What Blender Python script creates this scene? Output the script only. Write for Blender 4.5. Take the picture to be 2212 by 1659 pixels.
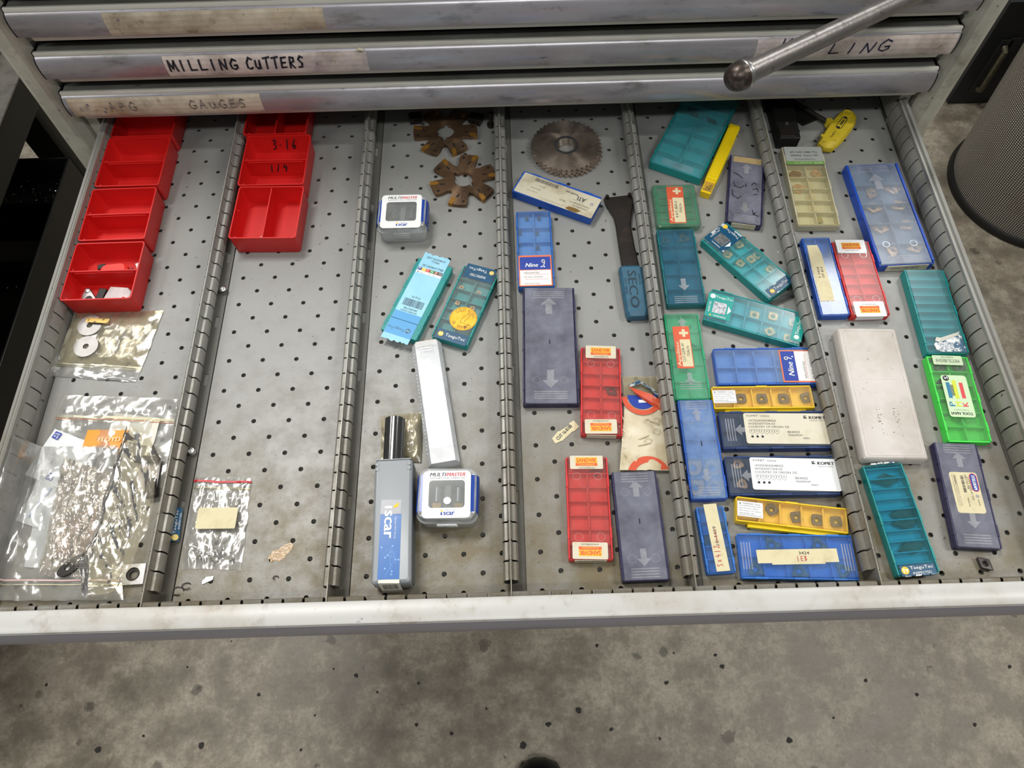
import bpy, math, random
from mathutils import Vector, Matrix, noise
for o in list(bpy.data.objects): bpy.data.objects.remove(o)
SC = bpy.context.scene; COL = SC.collection
K = 0.001; PI = math.pi
# ---------------------------------------------------------------- camera
cam = bpy.data.cameras.new('camera'); cam.sensor_width = 36.0; cam.lens = 1602.737/2212*36
cam.clip_start = 0.01; cam.clip_end = 60
camo = bpy.data.objects.new('camera', cam); COL.objects.link(camo)
r0 = (0.99957287, -0.0265924, -0.01212095); r1 = (-0.02918488, -0.88671222, -0.46139969); r2 = (0.00152193, 0.46155636, -0.88710958)
camo.matrix_world = Matrix(((r0[0], -r1[0], -r2[0], .284071), (r0[1], -r1[1], -r2[1], -.476487), (r0[2], -r1[2], -r2[2], .651130), (0, 0, 0, 1)))
SC.camera = camo
# ---------------------------------------------------------------- light
SC.view_settings.view_transform = 'Standard'; SC.view_settings.look = 'None'
SC.view_settings.gamma = 1; SC.view_settings.use_curve_mapping = False; SC.view_settings.exposure = 0.0
W = bpy.data.worlds.new('hall'); SC.world = W; W.use_nodes = True
W.node_tree.nodes['Background'].inputs[0].default_value = (0.86, 0.85, 0.83, 1); W.node_tree.nodes['Background'].inputs[1].default_value = 0.17
def area(name, loc, target, sx, sy, power, col=(1, .98, .94)):
    l = bpy.data.lights.new(name, 'AREA'); l.shape = 'RECTANGLE'; l.size = sx; l.size_y = sy; l.energy = power; l.color = col
    o = bpy.data.objects.new(name, l); COL.objects.link(o); o.location = loc
    o.rotation_euler = (Vector(target)-Vector(loc)).to_track_quat('-Z', 'Y').to_euler(); return o
LC = (1, .975, .93); LD = (.99, .985, .97)
area('ceiling_lamp', (-.55, .80, 2.7), (.1, 0, 0), 1.2, .2, 50, LC)
area('ceiling_lamp', (2.3, -.2, 2.5), (.3, -.1, 0), .14, 1.0, 26, LC)
area('ceiling_lamp', (2.0, 1.75, 2.7), (.4, -.1, 0), .5, .14, 22, LD)
area('ceiling_lamp', (.5, -1.6, 2.7), (.28, -.1, 0), 1.6, .14, 24, LD)  # this and the next two: unseen tubes added for streak highlights
area('ceiling_lamp', (-2.3, -1.2, 2.6), (-.1, -.2, 0), .14, 1.5, 20, LD)
area('ceiling_lamp', (-1.7, 1.6, 2.7), (-.1, -.2, 0), 1.0, .14, 14, LC)
# ---------------------------------------------------------------- materials
def lin(c):
    if isinstance(c, str): c = tuple(int(c[i:i+2], 16)/255 for i in (0, 2, 4))
    return tuple((x/12.92 if x <= .04045 else ((x+.055)/1.055)**2.4) for x in c)+(1,)
MC = {}
def nodes(name):
    m = bpy.data.materials.new(name); m.use_nodes = True; nt = m.node_tree; nt.nodes.clear()
    return m, nt, nt.nodes.new, nt.links.new
def coords(nt, scale, world=False, stretch=None):
    tc = nt.nodes.new('ShaderNodeTexCoord'); mp = nt.nodes.new('ShaderNodeMapping')
    nt.links.new(tc.outputs['Object'], mp.inputs[0]); s = stretch or (1, 1, 1)
    mp.inputs['Scale'].default_value = (s[0]*scale, s[1]*scale, s[2]*scale); return mp.outputs[0]
def ramp(nt, src, p0, p1, c0=(0, 0, 0, 1), c1=(1, 1, 1, 1)):
    r = nt.nodes.new('ShaderNodeValToRGB'); nt.links.new(src, r.inputs[0])
    r.color_ramp.elements[0].position = p0; r.color_ramp.elements[1].position = p1
    r.color_ramp.elements[0].color = c0; r.color_ramp.elements[1].color = c1; return r.outputs[0]
def noi(nt, vec, scale=1, detail=6, rough=.6):
    n = nt.nodes.new('ShaderNodeTexNoise'); nt.links.new(vec, n.inputs['Vector'])
    n.inputs['Scale'].default_value = scale; n.inputs['Detail'].default_value = detail; n.inputs['Roughness'].default_value = rough; return n.outputs[0]
def mixc(nt, fac, a, b):
    m = nt.nodes.new('ShaderNodeMix'); m.data_type = 'RGBA'
    if isinstance(fac, (int, float)): m.inputs[0].default_value = fac
    else: nt.links.new(fac, m.inputs[0])
    for v, i in ((a, 6), (b, 7)):
        if isinstance(v, tuple): m.inputs[i].default_value = v
        else: nt.links.new(v, m.inputs[i])
    return m.outputs[2]
def math_(nt, op, a, b=0.0, clamp=False):
    m = nt.nodes.new('ShaderNodeMath'); m.operation = op; m.use_clamp = clamp
    for v, i in ((a, 0), (b, 1)):
        if isinstance(v, (int, float)): m.inputs[i].default_value = v
        else: nt.links.new(v, m.inputs[i])
    return m.outputs[0]
def mat(name, col, rough=.5, metal=0.0, layers=(), bump=0, bscale=400, spec=.5, coat=0, stretch=None):
    """principled with noise dirt layers: (colour, scale, lo, hi, amount)"""
    if name in MC: return MC[name]
    m, nt, N, L = nodes(name); MC[name] = m
    out = N('ShaderNodeOutputMaterial'); p = N('ShaderNodeBsdfPrincipled'); L(p.outputs[0], out.inputs[0])
    c = lin(col)
    cur = c
    for (dc, sc, lo, hi, amt) in layers:
        f = ramp(nt, noi(nt, coords(nt, sc, stretch=stretch), 1, 8, .65), lo, hi)
        f = math_(nt, 'MULTIPLY', f, amt); cur = mixc(nt, f, cur, lin(dc))
    if isinstance(cur, tuple): p.inputs['Base Color'].default_value = cur
    else: L(cur, p.inputs['Base Color'])
    p.inputs['Roughness'].default_value = rough; p.inputs['Metallic'].default_value = metal
    p.inputs['Specular IOR Level'].default_value = spec; p.inputs['Coat Weight'].default_value = coat; p.inputs['Coat Roughness'].default_value = .1
    if bump:
        b = N('ShaderNodeBump'); b.inputs['Strength'].default_value = bump; b.inputs['Distance'].default_value = .0006
        L(noi(nt, coords(nt, bscale, stretch=stretch), 1, 4), b.inputs['Height']); L(b.outputs[0], p.inputs['Normal'])
    return m
def brushed(name, col, rough, metal, layers, bump=0, bscale=400):
    """turned steel: radial tangent gives the bow-tie shine of a lathe-faced disc"""
    m = mat(name, col, rough, metal, layers, bump, bscale); nt = m.node_tree; p = [n for n in nt.nodes if n.type == 'BSDF_PRINCIPLED'][0]
    t = nt.nodes.new('ShaderNodeTangent'); t.direction_type = 'RADIAL'; t.axis = 'Z'; nt.links.new(t.outputs[0], p.inputs['Tangent']); p.inputs['Anisotropic'].default_value = .9; p.inputs['Anisotropic Rotation'].default_value = .25; return m
def film(name, tint, haze, hcol, rough=.12, gl=.05, bump=0, bscale=60, glmax=.6):
    """thin clear plastic: tinted see-through, a milky share, and a gloss on top"""
    if name in MC: return MC[name]
    m, nt, N, L = nodes(name); MC[name] = m
    out = N('ShaderNodeOutputMaterial'); t = N('ShaderNodeBsdfTransparent'); t.inputs[0].default_value = lin(tint)
    d = N('ShaderNodeBsdfDiffuse'); d.inputs[0].default_value = lin(hcol)
    g = N('ShaderNodeBsdfGlossy'); g.inputs['Roughness'].default_value = rough
    m1 = N('ShaderNodeMixShader'); m2 = N('ShaderNodeMixShader')
    f = ramp(nt, noi(nt, coords(nt, 45), 1, 6), .3, .75, (haze*.6,)*3+(1,), (min(1, haze*1.35),)*3+(1,))
    L(f, m1.inputs[0]); L(t.outputs[0], m1.inputs[1]); L(d.outputs[0], m1.inputs[2])
    fr = N('ShaderNodeFresnel'); fr.inputs[0].default_value = 1.45
    fm = math_(nt, 'ADD', math_(nt, 'MULTIPLY', fr.outputs[0], glmax), gl)
    L(fm, m2.inputs[0]); L(m1.outputs[0], m2.inputs[1]); L(g.outputs[0], m2.inputs[2]); L(m2.outputs[0], out.inputs[0])
    if bump:
        b = N('ShaderNodeBump'); b.inputs['Strength'].default_value = bump; b.inputs['Distance'].default_value = .002
        n1 = noi(nt, coords(nt, bscale), 1, 3, .5)
        L(n1, b.inputs['Height']); L(b.outputs[0], g.inputs['Normal']); L(b.outputs[0], fr.inputs['Normal'])
    return m
def grimy(name, col, rough, metal=0, g0=-.10, g1=-.33, spots=1.0, gc='6e6350', bump=.06):
    """painted sheet whose oily dust builds up towards the front of the drawer (object coordinates = metres)"""
    if name in MC: return MC[name]
    m, nt, N, L = nodes(name); MC[name] = m
    out = N('ShaderNodeOutputMaterial'); p = N('ShaderNodeBsdfPrincipled'); L(p.outputs[0], out.inputs[0])
    tc = N('ShaderNodeTexCoord'); sx = N('ShaderNodeSeparateXYZ'); L(tc.outputs['Object'], sx.inputs[0])
    mr = N('ShaderNodeMapRange'); mr.inputs[1].default_value = g0; mr.inputs[2].default_value = g1; L(sx.outputs[1], mr.inputs[0])
    big = noi(nt, coords(nt, 9), 1, 6, .6); fine = noi(nt, coords(nt, 420), 1, 5, .7); mid = noi(nt, coords(nt, 45), 1, 8, .7)
    g = math_(nt, 'MULTIPLY', mr.outputs[0], ramp(nt, big, .25, .6))
    g = math_(nt, 'MULTIPLY', g, math_(nt, 'ADD', .5, ramp(nt, mid, .3, .7)), True)
    cur = mixc(nt, math_(nt, 'MULTIPLY', g, 1.0, True), lin(col), lin(gc))
    cur = mixc(nt, math_(nt, 'MULTIPLY', ramp(nt, mid, .5, .75), .28), cur, lin('7d776a'))
    sp = math_(nt, 'MULTIPLY', ramp(nt, fine, .60, .72), math_(nt, 'ADD', .10*spots, math_(nt, 'MULTIPLY', mr.outputs[0], .75*spots)), True)
    cur = mixc(nt, sp, cur, lin('3a3026'))
    sp2 = math_(nt, 'MULTIPLY', ramp(nt, noi(nt, coords(nt, 150), 1, 3, .6), .69, .73), .75*spots, True)
    cur = mixc(nt, sp2, cur, lin('3d3a34'))
    L(cur, p.inputs['Base Color']); p.inputs['Metallic'].default_value = metal
    L(math_(nt, 'ADD', rough, math_(nt, 'MULTIPLY', ramp(nt, mid, .4, .8), .2)), p.inputs['Roughness'])
    b = N('ShaderNodeBump'); b.inputs['Strength'].default_value = bump*4; b.inputs['Distance'].default_value = .0004; L(fine, b.inputs['Height']); L(b.outputs[0], p.inputs['Normal'])
    return m
SHEET = grimy('drawer_sheet', '90918e', .33, gc='6e6348')
STRIP = grimy('slotted_sheet', '969690', .32, .15, gc='736a58', g0=-.08, g1=-.36); FLANGE_SHADE = grimy('shaded_grimy_flange', '66665f', .5, 0, gc='4c453a')  # flange base colour darkened to paint in its shade; front gradient is dirt
BAR = mat('front_bar_paint', 'c4c4c0', .35, 0, (('a39682', 10, .48, .72, .6), ('8a7a68', 40, .55, .72, .45), ('4c4238', 130, .66, .72, .8)), .05, 300)
CFACE = mat('drawer_face_metal', 'b0aeb4', .27, .35, (('75706a', 11, .42, .7, .7), ('4a443c', 50, .54, .72, .65), ('2c2823', 120, .64, .72, .6)), .05, 300, stretch=(.35, 1, 1))
OFACE = mat('drawer_face_metal_open', 'a5a3ad', .4, .45, (('787470', 12, .5, .8, .5),), stretch=(.3, 1, 1))
CTOP = mat('drawer_top_paint', '6f706a', .45, 0, (('43413b', 20, .4, .7, .7), ('26231f', 120, .62, .7, .7)), stretch=(.4, 1, 1))
EDGEP = mat('drawer_edge_paint', 'd2d1c6', .4, 0, (('8b8474', 30, .5, .75, .6),), stretch=(.2, 1, 1))
BEIGE = mat('cabinet_paint', 'bfbeb0', .42, 0, (('79735f', 13, .42, .72, .7), ('5b5446', 45, .56, .74, .6), ('2b2722', 85, .66, .71, .9)), .1, 200)
TAPE = mat('masking_tape', 'd2c7b2', .6, 0, (('85745a', 24, .42, .7, .8), ('b08e4a', 7, .55, .72, .6), ('4e463c', 60, .56, .72, .7)), .1, 300)
TAPE2 = mat('masking_tape_white', 'dccfc6', .6, 0, (('8b7a6c', 26, .44, .7, .75), ('7a7290', 14, .52, .7, .5), ('4a4038', 80, .6, .74, .6)), .1, 300)
BLACKINK = mat('black_ink', '22242e', .6); REDINK = mat('red_ink', 'b8323a', .6); BLUEINK = mat('blue_print', '1d3f9e', .5); PALEINK = mat('faded_ink', '7d7484', .7)
WHITEINK = mat('white_print', 'eeeeea', .5); REDP = mat('red_print', 'c8202c', .5); ORANGEP = mat('orange_print', 'e0642c', .5); YELP = mat('yellow_print', 'f0c62c', .5)
NAVY = mat('navy_print', '0f4a6c', .35, 0, (('1a5f86', 60, .4, .7, .4),)); TEALP = mat('teal_print', '119a90', .4)
DARK = mat('dark_gap', '0c0c0c', .8); PAPER = mat('white_label', 'dfddd2', .55, 0, (('b3a585', 40, .5, .8, .5),)); CREAM = mat('cream_label', 'd9cfa9', .6, 0, (('a3936b', 60, .5, .8, .5), ('6c624c', 200, .66, .75, .5)))
AGED = mat('aged_label', 'cfc9b2', .6, 0, (('8f7a4e', 20, .48, .7, .75), ('3f3a2c', 200, .66, .75, .5))); WHITE = mat('clean_label', 'eceeee', .4)
SILVER = mat('silver_foil', 'b8bcc0', .3, .8, (('70757a', 300, .45, .6, .8),), .5, 500)
FOIL = mat('rubbed_foil', 'd8dcdc', .35, .2, (('145070', 110, .47, .53, .95), ('c0b040', 90, .66, .7, .6)), .3, 200)
STEEL = mat('steel', 'a8a8a6', .3, .9, (('55524e', 60, .45, .75, .6),), .15, 300); BRIGHT = mat('bright_steel', 'd4d4d2', .22, .95)
BLKM = mat('black_steel', '26221f', .42, .3, (('4a3a30', 60, .5, .75, .6),), .1, 300); BLK = mat('black_plastic', '131312', .5)
RUST = brushed('rusty_steel', '7a6048', .4, .6, (('2c221c', 25, .45, .7, .75), ('9a7b55', 70, .6, .75, .5), ('c6b193', 260, .62, .72, .4)), .35, 500)
SAWM = brushed('saw_steel', 'b0a294', .36, .8, (('46382f', 30, .45, .7, .7), ('8f5a30', 60, .62, .75, .5)), .1, 400)
CARB = mat('gold_carbide', 'e6bc88', .4, .35, (('8c7450', 300, .45, .65, .5),)); CARBG = mat('bright_gold_carbide', 'a87a34', .4, .5, (('6d4a1c', 200, .5, .7, .6),))
CARBD = mat('grey_carbide', '4b4644', .4, .5, (('2d2a29', 300, .5, .7, .5),)); CARBL = mat('pale_grey_carbide', '7b7774', .4, .4)
REDPL = mat('red_plastic', 'd01c1a', .42, 0, (('8e1412', 60, .58, .8, .35),)); REDBX = mat('red_box_plastic', 'cf2a2a', .4)
PURP = mat('purple_plastic', '221e48', .4); TEAL = mat('teal_plastic', '0a8c8a', .38); TEALD = mat('dark_teal_plastic', '0b6f74', .38); BLUEB = mat('bright_blue_plastic', '1655b8', .38)
BLUE = mat('blue_plastic', '2766ba', .38); BLUEM = mat('mid_blue_plastic', '2c74c8', .38); NAVYB = mat('navy_plastic', '17366e', .4); GREEN = mat('green_plastic', '12a06c', .38); LIME = mat('lime_plastic', '46e04e', .4, 0, (('2aa83c', 30, .5, .8, .3),))
YEL = mat('yellow_plastic', 'f3d412', .38); YELD = mat('box_yellow_plastic', 'f0c914', .4); BEIGEPL = mat('clear_box_inner', 'b9b49c', .5)
MILK = mat('milky_plastic', 'd4cec8', .45, 0, (('9d8f7c', 20, .45, .75, .5), ('4f4638', 220, .64, .7, .7)), .05, 200); GREYPL = mat('grey_plastic', '8c9196', .4)
GREYD = mat('dark_grey_plastic', '5d646a', .45)
CLEAR = film('clear_lid', 'fbfcfc', .14, 'dfe4e6', .16, .02); CLEARY = film('aged_clear_lid', 'f6f4e4', .18, 'c4bea0', .18, .02)
SMOKE = film('smoked_lid', 'b8b8c4', .60, '8c8e9e', .22, .02); NAVYLID = film('navy_lid', 'e4e8ee', .26, '7a8698', .2, .02); TEALLID = film('teal_lid', 'f0fafa', .22, '88ccd4', .18, .025)
BLUETEAL = film('blue_grey_lid', 'c8e0ea', .34, '5488a0', .2, .02); BLUELID = film('blue_lid', 'f0f4fc', .26, '94b6de', .20, .025); MILKLID = film('milky_blue_lid', 'f2f4f8', .40, '98a6b8', .24, .02)
REDLID = film('red_lid', 'fae4e2', .2, 'cc8a84', .26, .01); GRNLID = film('green_lid', 'd4f2e4', .34, '8accae', .2, .02); YELLID = film('amber_lid', 'fefbee', .15, 'f2dc9c', .16, .02)
EMB = film('embossed_mark', 'f4f4f6', .4, 'c4c6cc', .3, .01); FROST = film('frosted_plastic', 'f2f4f6', .62, 'e6eaec', .3, .04)
BAG = film('clear_bag', 'fdfdfc', .11, 'f0f0ea', .13, .07, .5, 34, 1.0); BAGY = film('yellowed_bag', 'faf6ea', .17, 'e0d8bc', .18, .06, .5, 45, 1.0); BAGW = film('crinkled_bag', 'fdfaf6', .18, 'f0e8d8', .12, .10, .7, 110, 1.0)
ZIP = film('bag_zip', 'e6deb4', .55, 'd8d0a0', .3, .06); ZIPR = mat('red_zip', 'c43038', .4)
# ---------------------------------------------------------------- mesh helper (millimetres)
class G:
    def __init__(s): s.v = []; s.f = []
    def add(s, vs, fs):
        n = len(s.v); s.v += [tuple(q) for q in vs]; s.f += [tuple(i+n for i in f) for f in fs]; return s
    def box(s, x0, y0, z0, x1, y1, z1):
        return s.add([(x0, y0, z0), (x1, y0, z0), (x1, y1, z0), (x0, y1, z0), (x0, y0, z1), (x1, y0, z1), (x1, y1, z1), (x0, y1, z1)],
                     [(0, 3, 2, 1), (4, 5, 6, 7), (0, 1, 5, 4), (1, 2, 6, 5), (2, 3, 7, 6), (3, 0, 4, 7)])
    def ext(s, poly, z0, z1, taper=0, c=(0, 0)):
        n = len(poly); k = 1-taper
        b = [(c[0]+(x-c[0])*k, c[1]+(y-c[1])*k, z0) for x, y in poly]; t = [(x, y, z1) for x, y in poly]
        return s.add(b+t, [tuple(range(n-1, -1, -1)), tuple(range(n, 2*n))]+[(i, (i+1) % n, n+(i+1) % n, n+i) for i in range(n)])
    def rings(s, rs, closed=True, cap0=False, cap1=False):
        n = len(rs[0]); v = [p for r in rs for p in r]; f = []
        for k in range(len(rs)-1):
            for i in range(n if closed else n-1): f.append((k*n+i, k*n+(i+1) % n, (k+1)*n+(i+1) % n, (k+1)*n+i))
        if cap0: f.append(tuple(range(n-1, -1, -1)))
        if cap1: f.append(tuple(range((len(rs)-1)*n, len(rs)*n)))
        return s.add(v, f)
    def loop(s, outer, inner, z0, z1):
        """plate with a hole; both outlines have the same count"""
        R = [[(x, y, z0) for x, y in inner], [(x, y, z0) for x, y in outer], [(x, y, z1) for x, y in outer], [(x, y, z1) for x, y in inner], [(x, y, z0) for x, y in inner]]
        return s.rings(R)
    def tube(s, pts, r, n=8, r2=None):
        pts = [Vector(p) for p in pts]; R = []
        for i, p in enumerate(pts):
            d = (pts[min(i+1, len(pts)-1)]-pts[max(i-1, 0)]).normalized(); a = d.orthogonal().normalized()
            if i and prev.length: a = (prev-d*prev.dot(d)).normalized()
            prev = a; b = d.cross(a); rr = r if r2 is None else r+(r2-r)*i/(len(pts)-1)
            R.append([tuple(p+a*rr*math.cos(2*PI*k/n)+b*rr*math.sin(2*PI*k/n)) for k in range(n)])
        return s.rings(R, True, True, True)
    def lathe(s, prof, n=24, c=(0, 0)):
        return s.rings([[(c[0]+r*math.cos(2*PI*k/n), c[1]+r*math.sin(2*PI*k/n), z) for k in range(n)] for r, z in prof], True, True, True)
    def obj(s, name, m, parent=None, loc=(0, 0, 0), rot=0, smooth=False, bevel=0, kind=None, me=None):
        if me is None:
            me = bpy.data.meshes.new(name); me.from_pydata([(x*K, y*K, z*K) for x, y, z in s.v], [], s.f); me.materials.append(m)
            if smooth:
                me.polygons.foreach_set('use_smooth', [True]*len(me.polygons)); me.set_sharp_from_angle(angle=.7)
        o = bpy.data.objects.new(name, me); COL.objects.link(o); o.location = [c*K for c in loc]; o.rotation_euler = (0, 0, math.radians(rot))
        if parent: o.parent = parent
        if bevel:
            b = o.modifiers.new('bevel', 'BEVEL'); b.width = bevel*K; b.segments = 2; b.limit_method = 'ANGLE'
        if kind: o['kind'] = kind
        return o
def thing(name, label, cat, loc=(0, 0, 0), rot=0, group=None):
    o = bpy.data.objects.new(name, None); o.empty_display_size = .02; COL.objects.link(o); o.location = [c*K for c in loc]; o.rotation_euler = (0, 0, math.radians(rot))
    return tag(o, label, cat, group)
def tag(o, label, cat, group=None):
    o['label'] = label; o['category'] = cat
    if group: o['group'] = group
    return o
def rr(w, l, r, n=4, c=(0, 0)):
    P = []
    for sx, sy, a in ((1, 1, 0), (-1, 1, 90), (-1, -1, 180), (1, -1, 270)):
        for i in range(n+1):
            t = math.radians(a+90*i/n); P.append((c[0]+sx*(w/2-r)+r*math.cos(t), c[1]+sy*(l/2-r)+r*math.sin(t)))
    return P
def jag(w, l, n, amp, seed):
    """rectangle with torn, uneven short ends"""
    R = random.Random(seed); P = []
    for i in range(n+1): P.append((-w/2+w*i/n, -l/2+R.uniform(-amp, amp)))
    for i in range(n+1): P.append((w/2-w*i/n, l/2+R.uniform(-amp, amp)))
    return P
# ---- flat print
TC = {}
def textmesh(s):
    if s in TC: return TC[s]
    c = bpy.data.curves.new('t', 'FONT'); c.body = s; c.size = 1; c.resolution_u = 2; o = bpy.data.objects.new('t', c); COL.objects.link(o)
    dg = bpy.context.evaluated_depsgraph_get(); me = bpy.data.meshes.new_from_object(o.evaluated_get(dg))
    v = [(a.co.x, a.co.y) for a in me.vertices]; f = [tuple(p.vertices) for p in me.polygons]
    bpy.data.objects.remove(o); bpy.data.curves.remove(c); bpy.data.meshes.remove(me)
    xs = [p[0] for p in v]; ys = [p[1] for p in v]; bb = (min(xs), max(xs), min(ys), max(ys)); TC[s] = (v, f, bb); return TC[s]
def put_text(g, s, x, y, w, h, rot=0, shear=0, z=0.0, bold=0):
    v, f, (a, b, c, d) = textmesh(s); t = math.radians(rot)
    for k in range(2 if bold else 1):
        vs = []
        for px, py in v:
            u = ((px-a)/(b-a)-.5)*w+k*bold; q = ((py-c)/(d-c)-.5)*h; u += q*shear
            vs.append((x+u*math.cos(t)-q*math.sin(t), y+u*math.sin(t)+q*math.cos(t), z+k*.004))
        g.add(vs, f)
    return g
def rect2(g, x, y, w, l, z=0.0, rot=0):
    t = math.radians(rot); P = [(-w/2, -l/2), (w/2, -l/2), (w/2, l/2), (-w/2, l/2)]
    return g.add([(x+a*math.cos(t)-b*math.sin(t), y+a*math.sin(t)+b*math.cos(t), z) for a, b in P], [(0, 1, 2, 3)])
def poly2(g, pts, z=0.0): return g.add([(x, y, z) for x, y in pts], [tuple(range(len(pts)))])
def disc2(g, x, y, r, z=0.0, n=20): return poly2(g, [(x+r*math.cos(2*PI*i/n), y+r*math.sin(2*PI*i/n)) for i in range(n)], z)
def stroke(g, pts, w, z=0.0, x=0, y=0, sx=1, sy=1, shear=0, sub=1):
    P = [(x+px*sx+py*sy*shear, y+py*sy) for px, py in pts]
    if sub > 1: P = [(a+(c-a)*i/sub, b+(d-b)*i/sub) for (a, b), (c, d) in zip(P, P[1:]) for i in range(sub)]+[P[-1]]
    for (a, b), (c, d) in zip(P, P[1:]):
        L_ = math.hypot(c-a, d-b) or 1; nx, ny = -(d-b)/L_*w/2, (c-a)/L_*w/2; ex, ey = (c-a)/L_*w*.4, (d-b)/L_*w*.4
        g.add([(a+nx-ex, b+ny-ey, z), (a-nx-ex, b-ny-ey, z), (c-nx+ex, d-ny+ey, z), (c+nx+ex, d+ny+ey, z)], [(0, 1, 2, 3)])
HAND = {'M': [[(0, 0), (.08, 1), (.4, .25), (.72, 1), (.85, 0)]], 'I': [[(.3, 0), (.35, 1)]], 'L': [[(.1, 1), (.05, .05), (.7, .08)]], 'N': [[(0, 0), (.1, .95), (.6, .05), (.75, 1)]],
        'G': [[(.75, .85), (.4, 1), (.05, .6), (.1, .15), (.45, 0), (.75, .2), (.75, .45), (.45, .42)]], 'C': [[(.75, .85), (.35, 1), (.05, .6), (.12, .12), (.5, 0), (.75, .15)]],
        'U': [[(.05, .75), (.08, .2), (.35, 0), (.6, .2), (.62, .75)], [(.62, .75), (.68, .02)]], 'T': [[(0, .92), (.8, 1)], [(.4, .95), (.42, 0)]], 'E': [[(.7, .95), (.1, .92), (.08, .05), (.7, .1)], [(.1, .5), (.6, .52)]],
        'R': [[(.08, 0), (.1, .95), (.55, .9), (.6, .6), (.1, .48), (.65, 0)]], 'S': [[(.65, .9), (.3, 1), (.08, .75), (.55, .4), (.5, .08), (.05, .05)]], 'K': [[(.1, 0), (.25, 1)], [(.8, 1), (.15, .45), (.6, 0)]],
        '3': [[(.1, .9), (.45, 1), (.55, .75), (.25, .55), (.6, .4), (.5, .05), (.1, .02)]], '1': [[(.3, 1), (.25, 0)]], '6': [[(.55, 1), (.15, .5), (.15, .1), (.5, .05), (.55, .4), (.2, .4)]], '4': [[(.3, 1), (.1, .45), (.7, .4)], [(.55, .7), (.5, 0)]],
        '/': [[(.5, 1), (.1, 0)]], '.': [[(.2, .45), (.32, .45)]], 'A': [[(0, 0), (.35, 1), (.7, 0)], [(.15, .4), (.6, .4)]], 'P': [[(.08, 0), (.1, .95), (.55, .85), (.5, .55), (.1, .5)]], 'J': [[(.5, 1), (.5, .2), (.2, 0)]], '5': [[(.6, 1), (.15, .95), (.15, .6), (.55, .5), (.5, .08), (.05, .05)]],
        '2': [[(.1, .8), (.4, 1), (.55, .7), (.05, .05), (.65, .05)]], 'X': [[(.05, .1), (.5, .7)], [(.5, .1), (.05, .7)]], 'B': [[(.1, 0), (.1, 1), (.5, .85), (.12, .52), (.6, .3), (.1, 0)]], 'D': [[(.1, 0), (.1, 1), (.6, .6), (.5, .15), (.1, 0)]], ' ': []}
def hand(g, s, x, y, h, adv, w, z=0, shear=0, rot=0):
    q = G()
    for i, ch in enumerate(s):
        for st in HAND.get(ch, []): stroke(q, st, w, 0, i*adv, 0, adv*.85, h, shear, 5)
    t = math.radians(rot); g.add([(x+a*math.cos(t)-b*math.sin(t), y+a*math.sin(t)+b*math.cos(t), z+i*.00005) for i, (a, b, c) in enumerate(q.v)], q.f)
def bars(g, x, y, w, h, seed=1, rot=0):
    R = random.Random(seed); u = -w/2; t = math.radians(rot)
    while u < w/2-.3:
        b = R.choice((.25, .35, .6)); c = u+b/2; rect2(g, x+c*math.cos(t), y+c*math.sin(t), b, h, 0, rot); u += b+R.choice((.25, .35, .5))
def fine_lines(g, x, y, w, h, n, seed=1, th=.28):
    """rows of print too small to read in the photograph"""
    R = random.Random(seed)
    for i in range(n):
        yy = y+h/2-h*(i+.5)/n; u = -w/2; end = w/2*R.uniform(.5, 1)
        while u < end:
            L_ = R.uniform(.8, 3); rect2(g, x+u+L_/2, yy, L_, th); u += L_+.45
def prints(parent, *gs):
    """(G, material) pairs -> lettering parts just above a label"""
    for i, (g, m) in enumerate(gs):
        if g.v: g.obj('lettering', m, parent, (0, 0, .12+.05*i))
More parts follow.
